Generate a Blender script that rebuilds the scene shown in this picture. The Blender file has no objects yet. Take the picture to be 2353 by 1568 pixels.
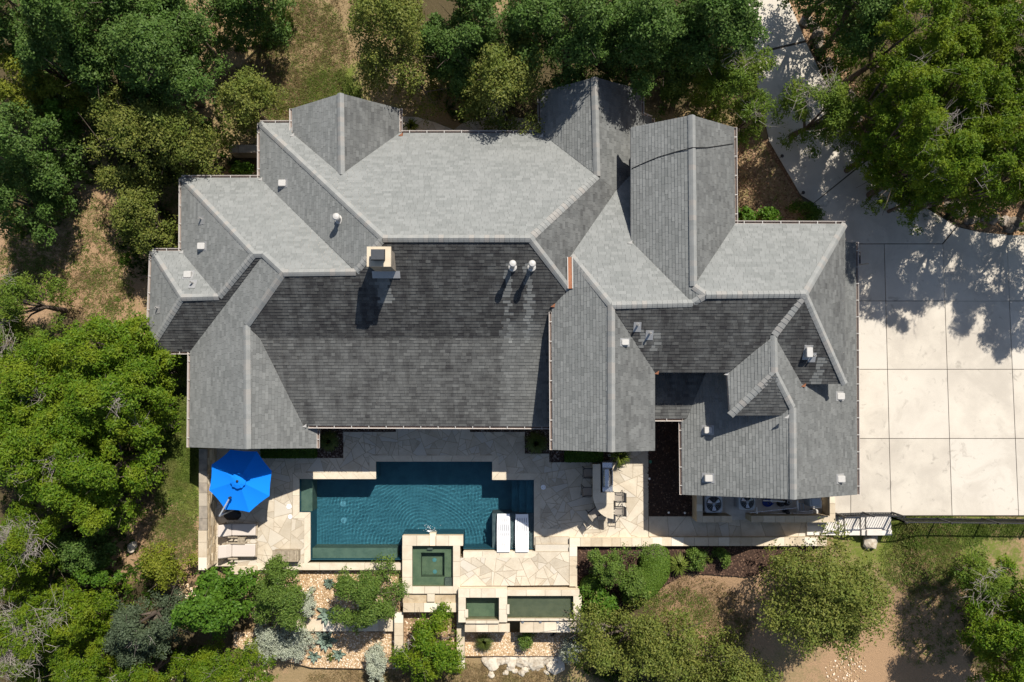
import bpy, bmesh, math, random
import numpy as np
from mathutils import Vector, Matrix
from math import radians, sin, cos, pi

# ---------------------------------------------------------------- camera, world, sun, exposure
scene = bpy.context.scene
TILT, CAMZ, CX, CY, FPX = radians(3.0), 40.0, 1176.5, 784.0, 1830.0
cam_d = bpy.data.cameras.new('camera')
cam_d.sensor_width = 36.0
cam_d.lens = FPX / 2353.0 * 36.0
cam_d.clip_start, cam_d.clip_end = 0.5, 2000.0
cam = bpy.data.objects.new('camera', cam_d)
scene.collection.objects.link(cam)
cam.location = (0, 0, CAMZ)
cam.rotation_euler = (TILT, 0, 0)
scene.camera = cam

SUN_EL, SUN_AZ = radians(52.8), radians(27.0)          # azimuth from +Y towards +X
SUNV = Vector((sin(SUN_AZ) * cos(SUN_EL), cos(SUN_AZ) * cos(SUN_EL), sin(SUN_EL)))
world = bpy.data.worlds.new('World')
scene.world = world
world.use_nodes = True
wn = world.node_tree
sky = wn.nodes.new('ShaderNodeTexSky')
sky.sky_type = 'NISHITA'
sky.sun_disc = False
sky.sun_elevation = SUN_EL
sky.sun_rotation = SUN_AZ
wn.links.new(sky.outputs[0], wn.nodes['Background'].inputs[0])
wn.nodes['Background'].inputs[1].default_value = 0.072
sun_d = bpy.data.lights.new('sun', 'SUN')
sun_d.energy = 4.4
sun_d.angle = radians(0.53)
sun_d.color = (1.0, 0.945, 0.85)
sun_d.cycles.is_caustics_light = True
sun = bpy.data.objects.new('sun', sun_d)
scene.collection.objects.link(sun)
sun.location = SUNV * 60
sun.rotation_euler = (-SUNV).to_track_quat('-Z', 'Y').to_euler()
vs = scene.view_settings
vs.view_transform = 'Standard'
vs.look = 'None'
vs.exposure = 0.60
vs.gamma = 1.0
vs.use_curve_mapping = False
scene.render.engine = 'CYCLES'
scene.cycles.max_bounces = 6
scene.cycles.transparent_max_bounces = 12
scene.cycles.use_denoising = True

# ---------------------------------------------------------------- pixels to places
def ray(px, py):
    u, v = (px - CX) / FPX, (py - CY) / FPX
    c, s = cos(TILT), sin(TILT)
    dx, dy, dz = u, s - c * v, -c - s * v
    return dx / -dz, dy / -dz

def P(px, py, z=0.0):
    x, y = ray(px, py)
    return Vector((x * (CAMZ - z), y * (CAMZ - z), z))

def zoomer(ox, oy, s):
    def f(x, y, z=0.0):
        return P((ox + x / s) / 1.74076, (oy + y / s) / 1.74076, z)
    return f
Z1 = zoomer(750, 1750, 2.852)
Z2 = zoomer(1150, 1700, 2.6133)
Z3 = zoomer(1550, 1700, 2.6133)
Z4 = zoomer(1950, 1750, 2.6133)
Z5 = zoomer(1550, 2080, 2.4117)
Z6 = zoomer(900, 2130, 2.6133)
Z7 = zoomer(1950, 2130, 2.6137)
ZU = zoomer(2600, 1850, 2.6137)
ZR = zoomer(3296, 1700, 2.6137)

def sstep(t):
    t = min(1.0, max(0.0, t))
    return t * t * (3 - 2 * t)

def gz(x, y):
    """height of the ground"""
    if -15.4 < x < 5.2 and -9.0 < y < -2.6:
        return -3.0
    if -5.3 < x < -2.2 and -10.2 < y < -8.0:
        return -3.0
    if x > 5.6 and x < 15.9 and -8.2 < y < -4.5:
        return -0.10
    if -14.9 < x < 4.3 and y <= -9.0:
        return -1.05
    x0 = 10.5 + 4.9 * sstep((1.5 - y) / 4.0)
    if y < -6.75:
        x0 = 18.9
    z = -0.12 + 0.62 * sstep((x - x0) / (2.2 if y > -6.75 else 1.2 + 1.6 * sstep((-8.6 - y) / 1.5)))
    z -= 0.85 * sstep((-9.4 - y) / 2.2) * (1 - 0.45 * sstep((x - 4) / 8))
    return z

def G(px, py, dz=0.0):
    """pixel dropped onto the ground"""
    z = 0.0
    for _ in range(6):
        p = P(px, py, z)
        z = max(gz(p.x, p.y), -1.2)
    return P(px, py, z + dz)

# ---------------------------------------------------------------- materials
def new_mat(name):
    m = bpy.data.materials.new(name)
    m.use_nodes = True
    nt = m.node_tree
    b = nt.nodes['Principled BSDF']
    return m, nt, b

def nd(nt, t, **kw):
    n = nt.nodes.new(t)
    for k, v in kw.items():
        if k in n.inputs:
            n.inputs[k].default_value = v
        else:
            setattr(n, k, v)
    return n

def noise(nt, scale, detail=4.0, rough=0.6, vec=None, dist=0.0):
    n = nd(nt, 'ShaderNodeTexNoise', Scale=scale, Detail=detail, Roughness=rough, Distortion=dist)
    nt.links.new(vec if vec is not None else POS[nt.name + str(id(nt))], n.inputs['Vector'])
    return n.outputs[0]
POS = {}
def posn(nt):
    g = nt.nodes.new('ShaderNodeNewGeometry')
    POS[nt.name + str(id(nt))] = g.outputs['Position']
    return g

def mixc(nt, a, b, fac, blend='MIX'):
    n = nt.nodes.new('ShaderNodeMix')
    n.data_type = 'RGBA'
    n.blend_type = blend
    n.clamp_factor = True
    for sock, val in ((n.inputs[6], a), (n.inputs[7], b)):
        if isinstance(val, (tuple, list)):
            sock.default_value = (*val[:3], 1)
        else:
            nt.links.new(val, sock)
    if isinstance(fac, (int, float)):
        n.inputs[0].default_value = fac
    else:
        nt.links.new(fac, n.inputs[0])
    return n.outputs[2]

def mrange(nt, val, a, b, c=0.0, d=1.0, smooth=True):
    n = nt.nodes.new('ShaderNodeMapRange')
    n.interpolation_type = 'SMOOTHSTEP' if smooth else 'LINEAR'
    nt.links.new(val, n.inputs[0])
    for i, v in enumerate((a, b, c, d)):
        n.inputs[i + 1].default_value = v
    return n.outputs[0]

def math_(nt, op, a, b):
    n = nt.nodes.new('ShaderNodeMath')
    n.operation = op
    for i, v in enumerate((a, b)):
        if isinstance(v, (int, float)):
            n.inputs[i].default_value = v
        else:
            nt.links.new(v, n.inputs[i])
    return n.outputs[0]

def bump(nt, b, h, strength, dist):
    n = nd(nt, 'ShaderNodeBump', Strength=strength, Distance=dist)
    nt.links.new(h, n.inputs['Height'])
    nt.links.new(n.outputs[0], b.inputs['Normal'])

def stone(name, c1, c2, c3=None, scale=3.0, rough=0.85, island=0.35, bumpd=0.006, fine=40.0, spec=0.25, objrand=True, blot=0.0):
    """mottled mineral or fabric surface; each piece gets its own tone"""
    m, nt, b = new_mat(name)
    geo = posn(nt)
    n1 = noise(nt, scale, 6)
    n2 = noise(nt, fine, 3)
    col = mixc(nt, c1, c2, mrange(nt, n1, 0.35, 0.68))
    oi = nt.nodes.new('ShaderNodeObjectInfo')
    r = math_(nt, 'FRACT', math_(nt, 'ADD', oi.outputs['Random'] if objrand else 0.0, geo.outputs['Random Per Island']), 0.0)
    if c3 is not None:
        col = mixc(nt, col, c3, mrange(nt, r, 0.55, 1.0, 0.0, 0.8))
    if blot:   # old stains and drips
        n3 = noise(nt, 1.9, 5, 0.6, None, 1.2)
        col = mixc(nt, col, tuple(x * .72 for x in c2), mrange(nt, n3, 0.58, 0.74, 0, blot))
        n4 = noise(nt, 0.35, 6, 0.65, None, 0.8)
        col = mixc(nt, col, tuple(x * .88 for x in c2), mrange(nt, n4, 0.5, 0.66, 0, blot * .7))
    hs = nt.nodes.new('ShaderNodeHueSaturation')
    nt.links.new(col, hs.inputs['Color'])
    v = math_(nt, 'ADD', mrange(nt, r, 0, 1, 1 - island, 1 + island, False), mrange(nt, n2, 0.3, 0.7, -0.1, 0.1, False))
    nt.links.new(v, hs.inputs['Value'])
    nt.links.new(hs.outputs[0], b.inputs['Base Color'])
    b.inputs['Roughness'].default_value = rough
    b.inputs['Specular IOR Level'].default_value = spec
    if bumpd:
        bump(nt, b, math_(nt, 'ADD', n1, math_(nt, 'MULTIPLY', n2, 0.5)), 0.6, bumpd)
    return m

def plain(name, c, rough=0.5, metal=0.0, var=0.12, scale=12.0, spec=0.4):
    m, nt, b = new_mat(name)
    posn(nt)
    n1 = noise(nt, scale, 4)
    col = mixc(nt, tuple(x * (1 - var) for x in c), tuple(min(1, x * (1 + var)) for x in c), n1)
    nt.links.new(col, b.inputs['Base Color'])
    nt.links.new(mrange(nt, n1, 0.2, 0.8, max(0.02, rough - 0.08), min(1, rough + 0.08)), b.inputs['Roughness'])
    b.inputs['Metallic'].default_value = metal
    b.inputs['Specular IOR Level'].default_value = spec
    return m

M = {}
M['limestone'] = stone('limestone', (0.575, 0.49, 0.37), (0.50, 0.41, 0.295), (0.59, 0.54, 0.455), 1.6, island=0.14)
M['flagstone'] = stone('flagstone', (0.57, 0.50, 0.395), (0.47, 0.40, 0.305), (0.40, 0.37, 0.32), 1.3, island=0.2, blot=0.5)
M['coping'] = stone('coping', (0.585, 0.515, 0.405), (0.52, 0.445, 0.34), None, 2.2, island=0.07)
M['old_cap'] = stone('old_cap', (0.34, 0.29, 0.23), (0.20, 0.175, 0.145), (0.38, 0.33, 0.26), 2.6, island=0.12)
M['rubble'] = stone('rubble', (0.58, 0.47, 0.32), (0.46, 0.35, 0.22), (0.60, 0.52, 0.40), 3, island=0.25)
M['mortar'] = stone('mortar', (0.40, 0.335, 0.25), (0.33, 0.275, 0.205), None, 5, island=0.0)
M['dark_mortar'] = stone('dark_mortar', (0.07, 0.06, 0.05), (0.10, 0.08, 0.06), None, 5, island=0.0)
M['wall_stone'] = stone('wall_stone', (0.48, 0.38, 0.26), (0.40, 0.31, 0.21), None, 2.5, island=0.1)
M['concrete'] = stone('concrete', (0.550, 0.500, 0.425), (0.45, 0.405, 0.345), (0.505, 0.465, 0.405), 0.55, island=0.05, bumpd=0.002, blot=0.8)
M['step_concrete'] = stone('step_concrete', (0.62, 0.58, 0.53), (0.54, 0.50, 0.45), None, 2.0, island=0.08, bumpd=0.002)
M['white_rock'] = stone('white_rock', (0.60, 0.54, 0.44), (0.36, 0.29, 0.21), (0.52, 0.45, 0.36), 5.0, island=0.2, bumpd=0.03)
M['shaded_rock'] = stone('shaded_rock', (0.22, 0.18, 0.14), (0.12, 0.10, 0.08), (0.32, 0.27, 0.22), 3.5, island=0.25, bumpd=0.03)  # rock colour lowered to stand in for shade on the wooded bank
M['mulch'] = stone('mulch', (0.055, 0.030, 0.020), (0.024, 0.013, 0.009), None, 9, island=0.0, bumpd=0.03, fine=60)
M['leaf_mulch'] = stone('leaf_mulch', (0.26, 0.155, 0.085), (0.12, 0.07, 0.04), None, 2.5, island=0.0, bumpd=0.03, fine=50)
M['mulch_chip'] = stone('mulch_chip', (0.075, 0.042, 0.028), (0.04, 0.022, 0.015), (0.14, 0.085, 0.055), 9, island=0.4, bumpd=0)
M['leaf_litter'] = stone('leaf_litter', (0.24, 0.145, 0.08), (0.15, 0.085, 0.05), (0.31, 0.21, 0.13), 9, island=0.4, bumpd=0)
M['gravel_bed'] = stone('gravel_bed', (0.36, 0.24, 0.13), (0.25, 0.16, 0.09), None, 14, island=0.0, bumpd=0.02)
M['pebble'] = stone('pebble', (0.52, 0.37, 0.215), (0.41, 0.27, 0.145), (0.64, 0.57, 0.48), 14, island=0.35, bumpd=0)
M['dark_pebble'] = stone('dark_pebble', (0.12, 0.09, 0.07), (0.07, 0.05, 0.04), (0.24, 0.20, 0.17), 14, island=0.4, bumpd=0)
M['soil'] = stone('soil', (0.30, 0.195, 0.115), (0.21, 0.13, 0.075), None, 3.0, island=0.0, bumpd=0.02)
M['trim'] = plain('trim', (0.46, 0.40, 0.35), 0.5)
M['gutter_metal'] = plain('gutter_metal', (0.55, 0.50, 0.46), 0.4, 0.0)
M['gutter_inside'] = plain('gutter_inside', (0.16, 0.12, 0.10), 0.8, 0.0, 0.4, 6)
M['white_vent'] = plain('white_vent', (0.44, 0.425, 0.40), 0.5)
M['flashing'] = plain('flashing', (0.33, 0.33, 0.33), 0.4, 0.3)
M['rust'] = plain('rust', (0.27, 0.11, 0.055), 0.8, 0.0, 0.5, 9)
M['dark_metal'] = plain('dark_metal', (0.035, 0.035, 0.04), 0.45, 0.4)
M['chimney_cap'] = plain('chimney_cap', (0.045, 0.05, 0.058), 0.5, 0.2)
M['grey_metal'] = plain('grey_metal', (0.30, 0.32, 0.34), 0.4, 0.6)
M['steel'] = plain('steel', (0.55, 0.56, 0.58), 0.28, 0.9)
M['ac_paint'] = plain('ac_paint', (0.42, 0.44, 0.46), 0.5)
M['pvc'] = plain('pvc', (0.72, 0.70, 0.66), 0.45)
M['blue_hose'] = plain('blue_hose', (0.01, 0.05, 0.32), 0.4)
M['black'] = plain('black', (0.012, 0.012, 0.013), 0.6)
M['teak'] = stone('teak', (0.36, 0.30, 0.22), (0.26, 0.21, 0.15), None, 8, island=0.15, bumpd=0.002)
M['cushion'] = plain('cushion', (0.52, 0.46, 0.41), 0.95, var=0.05, scale=30, spec=0.1)
M['sling'] = plain('sling', (0.30, 0.265, 0.225), 0.9, var=0.08, scale=60, spec=0.1)
M['white_plastic'] = plain('white_plastic', (0.80, 0.80, 0.81), 0.35, var=0.03)
M['blue_canvas'] = plain('blue_canvas', (0.006, 0.19, 0.74), 0.9, var=0.06, scale=25, spec=0.08)
M['plaster'] = stone('plaster', (0.055, 0.165, 0.205), (0.040, 0.130, 0.165), None, 2.0, island=0.0, bumpd=0.004, fine=50)
M['spa_plaster'] = stone('spa_plaster', (0.185, 0.21, 0.145), (0.125, 0.155, 0.11), None, 2.0, island=0.0, bumpd=0.004, fine=50)
M['basin_plaster'] = stone('basin_plaster', (0.17, 0.16, 0.12), (0.11, 0.115, 0.09), (0.2, 0.15, 0.09), 1.5, island=0.0, bumpd=0.004, fine=50)
M['ledge_plaster'] = stone('ledge_plaster', (0.15, 0.15, 0.145), (0.10, 0.105, 0.105), None, 5.0, island=0.0, bumpd=0.004, fine=50)
M['light_glass'] = plain('light_glass', (0.14, 0.30, 0.36), 0.1)
M['window_glass'] = plain('window_glass', (0.03, 0.04, 0.05), 0.08, 0.0, 0.1, 3, 0.8)
M['bark'] = stone('bark', (0.13, 0.10, 0.08), (0.075, 0.058, 0.046), None, 6, island=0.1, bumpd=0.02)
M['grey_bark'] = stone('grey_bark', (0.34, 0.30, 0.27), (0.22, 0.19, 0.17), None, 6, island=0.25, bumpd=0.01)

def shingle_mat():
    m, nt, b = new_mat('shingle')
    geo = posn(nt)
    oi = nt.nodes.new('ShaderNodeObjectInfo')
    r = math_(nt, 'FRACT', math_(nt, 'ADD', oi.outputs['Random'], geo.outputs['Random Per Island']), 0.0)
    col = mixc(nt, (0.180, 0.187, 0.181), (0.232, 0.238, 0.231), r)
    n1 = noise(nt, 0.6, 5)
    n2 = noise(nt, 70, 2)
    col = mixc(nt, col, (0.255, 0.260, 0.253), mrange(nt, n1, 0.4, 0.75, 0, 0.45))
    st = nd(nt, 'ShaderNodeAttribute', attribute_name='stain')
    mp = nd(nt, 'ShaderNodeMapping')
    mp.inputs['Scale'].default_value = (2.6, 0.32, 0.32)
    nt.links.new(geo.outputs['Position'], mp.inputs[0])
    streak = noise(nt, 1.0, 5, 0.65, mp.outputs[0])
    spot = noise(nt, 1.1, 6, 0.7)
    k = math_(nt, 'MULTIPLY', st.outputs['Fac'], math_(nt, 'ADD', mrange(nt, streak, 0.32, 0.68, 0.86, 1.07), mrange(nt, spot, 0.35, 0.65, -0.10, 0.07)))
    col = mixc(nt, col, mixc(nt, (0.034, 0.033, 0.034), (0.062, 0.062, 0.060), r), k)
    hs = nt.nodes.new('ShaderNodeHueSaturation')
    nt.links.new(col, hs.inputs['Color'])
    nt.links.new(mrange(nt, n2, 0.3, 0.7, 0.86, 1.14, False), hs.inputs['Value'])
    nt.links.new(hs.outputs[0], b.inputs['Base Color'])
    b.inputs['Roughness'].default_value = 0.95
    b.inputs['Specular IOR Level'].default_value = 0.12
    return m
M['shingle'] = shingle_mat()
M['ridge'] = stone('ridge', (0.262, 0.265, 0.256), (0.23, 0.235, 0.228), (0.26, 0.242, 0.222), 3, island=0.09, bumpd=0.0, rough=0.95, spec=0.1)

def leaf_mat(name, c1, c2, c3, trans=0.28):
    m, nt, b = new_mat(name)
    geo = posn(nt)
    r = geo.outputs['Random Per Island']
    n1 = noise(nt, 0.9, 3)
    col = mixc(nt, c1, c2, r)
    col = mixc(nt, col, c3, mrange(nt, n1, 0.45, 0.72, 0, 0.75))
    nt.links.new(col, b.inputs['Base Color'])
    b.inputs['Roughness'].default_value = 0.55
    b.inputs['Specular IOR Level'].default_value = 0.18
    tr = nt.nodes.new('ShaderNodeBsdfTranslucent')
    tc = mixc(nt, col, (1.0, 1.0, 0.35), 0.55, 'MULTIPLY')
    nt.links.new(tc, tr.inputs[0])
    mx = nt.nodes.new('ShaderNodeMixShader')
    mx.inputs[0].default_value = trans
    nt.links.new(b.outputs[0], mx.inputs[1])
    nt.links.new(tr.outputs[0], mx.inputs[2])
    nt.links.new(mx.outputs[0], nt.nodes['Material Output'].inputs[0])
    return m
L = {}
L['oak'] = leaf_mat('leaf_oak', (0.040, 0.088, 0.015), (0.115, 0.180, 0.040), (0.078, 0.155, 0.024), 0.28)
L['elm'] = leaf_mat('leaf_elm', (0.080, 0.112, 0.018), (0.215, 0.222, 0.048), (0.135, 0.185, 0.032), 0.3)
L['juniper'] = leaf_mat('leaf_juniper', (0.045, 0.105, 0.004), (0.135, 0.195, 0.010), (0.185, 0.225, 0.012), 0.28)
L['dkjuniper'] = leaf_mat('leaf_cedar', (0.058, 0.115, 0.012), (0.135, 0.195, 0.022), (0.175, 0.225, 0.026), 0.3)
L['mesquite'] = leaf_mat('leaf_mesquite', (0.052, 0.125, 0.006), (0.145, 0.215, 0.014), (0.195, 0.235, 0.014), 0.3)
L['bright'] = leaf_mat('leaf_bright', (0.042, 0.110, 0.010), (0.105, 0.195, 0.020), (0.085, 0.165, 0.014), 0.3)
L['grey'] = leaf_mat('leaf_greygreen', (0.045, 0.065, 0.034), (0.085, 0.112, 0.062), (0.07, 0.095, 0.045), 0.15)
L['yaupon'] = leaf_mat('leaf_yaupon', (0.058, 0.115, 0.018), (0.150, 0.215, 0.040), (0.115, 0.180, 0.028), 0.3)
L['silver'] = leaf_mat('leaf_silver', (0.26, 0.29, 0.21), (0.46, 0.48, 0.38), (0.33, 0.36, 0.26), 0.12)
L['yellow'] = leaf_mat('leaf_yellowgreen', (0.11, 0.145, 0.012), (0.23, 0.24, 0.028), (0.16, 0.195, 0.018), 0.3)
L['hedge'] = leaf_mat('leaf_hedge', (0.040, 0.095, 0.010), (0.085, 0.155, 0.020), (0.065, 0.125, 0.014))
L['topiary'] = leaf_mat('leaf_topiary', (0.065, 0.130, 0.014), (0.130, 0.200, 0.030), (0.100, 0.165, 0.020), 0.2)
L['agave'] = leaf_mat('leaf_agave', (0.13, 0.19, 0.15), (0.22, 0.28, 0.22), (0.17, 0.21, 0.13), 0.05)
L['yucca'] = leaf_mat('leaf_yucca', (0.09, 0.14, 0.02), (0.20, 0.23, 0.05), (0.14, 0.18, 0.03))
L['tuft'] = leaf_mat('leaf_tuft', (0.06, 0.10, 0.02), (0.14, 0.16, 0.04), (0.10, 0.13, 0.03))
L['grass'] = leaf_mat('leaf_grass', (0.085, 0.140, 0.020), (0.175, 0.225, 0.045), (0.22, 0.21, 0.07))
L['dry'] = leaf_mat('leaf_dry', (0.30, 0.21, 0.11), (0.20, 0.15, 0.075), (0.16, 0.15, 0.05))

def ground_mat():
    m, nt, b = new_mat('ground')
    posn(nt)
    at = nd(nt, 'ShaderNodeAttribute', attribute_name='cover')
    sep = nt.nodes.new('ShaderNodeSeparateColor')
    nt.links.new(at.outputs['Color'], sep.inputs[0])
    n1 = noise(nt, 0.9, 8, 0.7)
    n2 = noise(nt, 9, 5, 0.7)
    n3 = noise(nt, 45, 3)
    f = math_(nt, 'ADD', math_(nt, 'MULTIPLY', n1, 0.6), math_(nt, 'MULTIPLY', n2, 0.4))
    dry = mixc(nt, (0.36, 0.255, 0.14), (0.22, 0.165, 0.085), n2)
    green = mixc(nt, (0.090, 0.128, 0.020), (0.19, 0.215, 0.048), n2)
    soil = mixc(nt, (0.42, 0.275, 0.16), (0.31, 0.20, 0.12), n3)
    gsel = mrange(nt, math_(nt, 'ADD', f, math_(nt, 'SUBTRACT', sep.outputs[0], 0.5)), 0.42, 0.58)
    col = mixc(nt, dry, green, gsel)
    ssel = mrange(nt, math_(nt, 'ADD', math_(nt, 'SUBTRACT', 1.0, f), math_(nt, 'SUBTRACT', sep.outputs[1], 0.5)), 0.44, 0.56)
    col = mixc(nt, col, soil, ssel)
    shaded_litter = mixc(nt, (0.13, 0.092, 0.055), (0.06, 0.055, 0.022), n2)  # leaf-fall brown with the trees' shade on the forest floor painted in
    col = mixc(nt, col, shaded_litter, mrange(nt, math_(nt, 'ADD', f, math_(nt, 'SUBTRACT', sep.outputs[2], 0.5)), 0.42, 0.6))
    nt.links.new(col, b.inputs['Base Color'])
    b.inputs['Roughness'].default_value = 0.95
    b.inputs['Specular IOR Level'].default_value = 0.1
    bump(nt, b, math_(nt, 'ADD', n2, n3), 0.8, 0.05)
    return m
M['ground'] = ground_mat()

def water_mat(name, tint):
    """clear refracting water surface; sunlight is focused through it onto the floor"""
    m, nt, b = new_mat(name)
    nt.nodes.remove(b)
    g = nd(nt, 'ShaderNodeBsdfGlass', IOR=1.33, Roughness=0.0)
    g.inputs['Color'].default_value = (*tint, 1)
    nt.links.new(g.outputs[0], nt.nodes['Material Output'].inputs['Surface'])
    return m
M['pool_water'] = water_mat('pool_water', (0.80, 0.96, 1.0))
M['spa_water'] = water_mat('spa_water', (0.84, 0.97, 0.90))
M['foam'] = plain('foam', (0.75, 0.78, 0.8), 0.4)

# ---------------------------------------------------------------- mesh building
COL = scene.collection
class MB:
    def __init__(self):
        self.v, self.f, self.at = [], [], []
    def add(self, vs, fs, a=0.0):
        o = len(self.v)
        self.v += [tuple(x) for x in vs]
        self.at += [a] * len(vs)
        self.f += [tuple(i + o for i in q) for q in fs]
        return self
    def prism(self, bot, top):
        n = len(bot)
        fs = [tuple(range(n - 1, -1, -1)), tuple(range(n, 2 * n))]
        fs += [(i, (i + 1) % n, n + (i + 1) % n, n + i) for i in range(n)]
        return self.add(list(bot) + list(top), fs)
    def slab(self, poly, z0, z1):
        poly = ccw(poly)
        return self.prism([(p[0], p[1], z0) for p in poly], [(p[0], p[1], z1) for p in poly])
    def box(self, x0, y0, z0, x1, y1, z1):
        return self.slab([(x0, y0), (x1, y0), (x1, y1), (x0, y1)], z0, z1)
    def cbox(self, c, s, rz=0.0, chamf=0.0):
        hx, hy, hz = s[0] / 2, s[1] / 2, s[2] / 2
        k = min(chamf, hx * .9, hy * .9)
        pts = [(-hx + k, -hy), (hx - k, -hy), (hx, -hy + k), (hx, hy - k), (hx - k, hy), (-hx + k, hy), (-hx, hy - k), (-hx, -hy + k)] if k > 0 else [(-hx, -hy), (hx, -hy), (hx, hy), (-hx, hy)]
        cr, sr = cos(rz), sin(rz)
        w = [(c[0] + x * cr - y * sr, c[1] + x * sr + y * cr) for x, y in pts]
        if k > 0:
            n = len(w)
            wi = [(c[0] + (x * cr - y * sr) * (1 - k / hx * .6), c[1] + (x * sr + y * cr) * (1 - k / hy * .6)) for x, y in pts]
            z0, z1 = c[2] - hz, c[2] + hz
            vs = [(x, y, z0) for x, y in w] + [(x, y, z1 - k * .6) for x, y in w] + [(x, y, z1) for x, y in wi]
            fs = [tuple(range(n - 1, -1, -1)), tuple(range(2 * n, 3 * n))]
            for l in (0, 1):
                fs += [(l * n + i, l * n + (i + 1) % n, (l + 1) * n + (i + 1) % n, (l + 1) * n + i) for i in range(n)]
            return self.add(vs, fs)
        return self.slab(w, c[2] - hz, c[2] + hz)
    def beam(self, a, b, w, h):
        a, b = Vector(a), Vector(b)
        d = (b - a).normalized()
        s = d.cross(Vector((0, 0, 1)))
        s = s.normalized() if s.length > 1e-4 else Vector((1, 0, 0))
        u = s.cross(d)
        c = [s * (i * w / 2) + u * (j * h / 2) for i, j in ((-1, -1), (1, -1), (1, 1), (-1, 1))]
        vs = [a + q for q in c] + [b + q for q in c]
        return self.add(vs, [(3, 2, 1, 0), (4, 5, 6, 7)] + [(i, (i + 1) % 4, 4 + (i + 1) % 4, 4 + i) for i in range(4)])
    def tube(self, pts, r, n=8, cap=True):
        pts = [Vector(p) for p in pts]
        rs = r if isinstance(r, (list, tuple)) else [r] * len(pts)
        vs, fs = [], []
        side = None
        for i, p in enumerate(pts):
            d = (pts[min(i + 1, len(pts) - 1)] - pts[max(i - 1, 0)])
            d = d.normalized() if d.length > 1e-6 else Vector((0, 0, 1))
            if side is None:
                side = d.cross(Vector((0.3, 0.9, 0.2))).normalized()
            else:
                side = (side - d * side.dot(d)).normalized()
            up = d.cross(side)
            for k in range(n):
                a = 2 * pi * k / n
                vs.append(p + (side * cos(a) + up * sin(a)) * rs[i])
        for i in range(len(pts) - 1):
            for k in range(n):
                fs.append((i * n + k, i * n + (k + 1) % n, (i + 1) * n + (k + 1) % n, (i + 1) * n + k))
        if cap:
            fs += [tuple(range(n - 1, -1, -1)), tuple((len(pts) - 1) * n + k for k in range(n))]
        return self.add(vs, fs)
    def lathe(self, c, prof, n=16):
        vs, fs = [], []
        for r, z in prof:
            for k in range(n):
                a = 2 * pi * k / n
                vs.append((c[0] + r * cos(a), c[1] + r * sin(a), c[2] + z))
        for i in range(len(prof) - 1):
            for k in range(n):
                fs.append((i * n + k, i * n + (k + 1) % n, (i + 1) * n + (k + 1) % n, (i + 1) * n + k))
        fs.append(tuple((len(prof) - 1) * n + k for k in range(n)))
        fs.append(tuple(range(n - 1, -1, -1)))
        return self.add(vs, fs)
    def rock(self, c, r, rng, flat=0.7, sub=1):
        bm = bmesh.new()
        bmesh.ops.create_icosphere(bm, subdivisions=sub, radius=1.0)
        sx, sy = rng.uniform(.75, 1.3), rng.uniform(.75, 1.3)
        a = rng.uniform(0, 6.3)
        vs = []
        for v in bm.verts:
            k = rng.uniform(.78, 1.12)
            x, y = v.co.x * sx * k, v.co.y * sy * k
            vs.append((c[0] + r * (x * cos(a) - y * sin(a)), c[1] + r * (x * sin(a) + y * cos(a)), c[2] + r * flat * v.co.z * k))
        fs = [tuple(q.index for q in f.verts) for f in bm.faces]
        bm.free()
        return self.add(vs, fs)

def ccw(poly):
    a = sum(poly[i][0] * poly[(i + 1) % len(poly)][1] - poly[(i + 1) % len(poly)][0] * poly[i][1] for i in range(len(poly)))
    return list(poly) if a > 0 else list(reversed(poly))

def wloc(o):
    l = Vector((0, 0, 0))
    while o is not None:
        l = l + o.location
        o = o.parent
    return l

def put(name, mesh, mat=None, parent=None, kind=None):
    o = bpy.data.objects.new(name, mesh)
    COL.objects.link(o)
    if mat is not None and not mesh.materials:
        mesh.materials.append(mat)
    if parent is not None:
        o.parent = parent
    if kind:
        o['kind'] = kind
    return o

def obj(name, mb, mat, parent=None, kind=None, smooth=False, local=False, attr=None):
    """link the builder's shapes as ONE mesh object; vertices are given in world space unless local"""
    me = bpy.data.meshes.new(name)
    vs = mb.v
    if parent is not None and not local:
        l = wloc(parent)
        if l.length > 0:
            vs = [(x - l.x, y - l.y, z - l.z) for x, y, z in vs]
    me.from_pydata(vs, [], mb.f)
    if smooth:
        me.polygons.foreach_set('use_smooth', [True] * len(me.polygons))
    if attr:
        a = me.attributes.new(attr, 'FLOAT', 'POINT')
        a.data.foreach_set('value', mb.at)
    me.update()
    return put(name, me, M[mat] if isinstance(mat, str) else mat, parent, kind)

def tag(o, label, cat, group=None):
    o['label'] = label
    o['category'] = cat
    if group:
        o['group'] = group
    return o

def thing(name, label, cat, loc=(0, 0, 0), group=None, rz=0.0):
    o = bpy.data.objects.new(name, None)
    o.empty_display_size = 0.2
    COL.objects.link(o)
    o.location = loc
    o.rotation_euler = (0, 0, rz)
    return tag(o, label, cat, group)

def dup(root, loc, rz, label, group=None):
    r = root.copy()
    COL.objects.link(r)
    r.location = loc
    r.rotation_euler = (0, 0, rz)
    r['label'] = label
    if group:
        r['group'] = group
    for ch in list(root.children):
        c = ch.copy()
        COL.objects.link(c)
        c.parent = r
        for g in ch.children:
            d = g.copy()
            COL.objects.link(d)
            d.parent = c
    return r

def np_mesh(name, verts, nper, mat):
    """many separate faces of nper corners each, from an (n*nper,3) array"""
    n = len(verts) // nper
    me = bpy.data.meshes.new(name)
    me.vertices.add(n * nper)
    me.vertices.foreach_set('co', np.ascontiguousarray(verts, np.float32).ravel())
    me.loops.add(n * nper)
    me.loops.foreach_set('vertex_index', np.arange(n * nper, dtype=np.int32))
    me.polygons.add(n)
    me.polygons.foreach_set('loop_start', np.arange(n, dtype=np.int32) * nper)
    me.polygons.foreach_set('loop_total', np.full(n, nper, np.int32))
    me.update(calc_edges=True)
    me.materials.append(mat)
    return me

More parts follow.
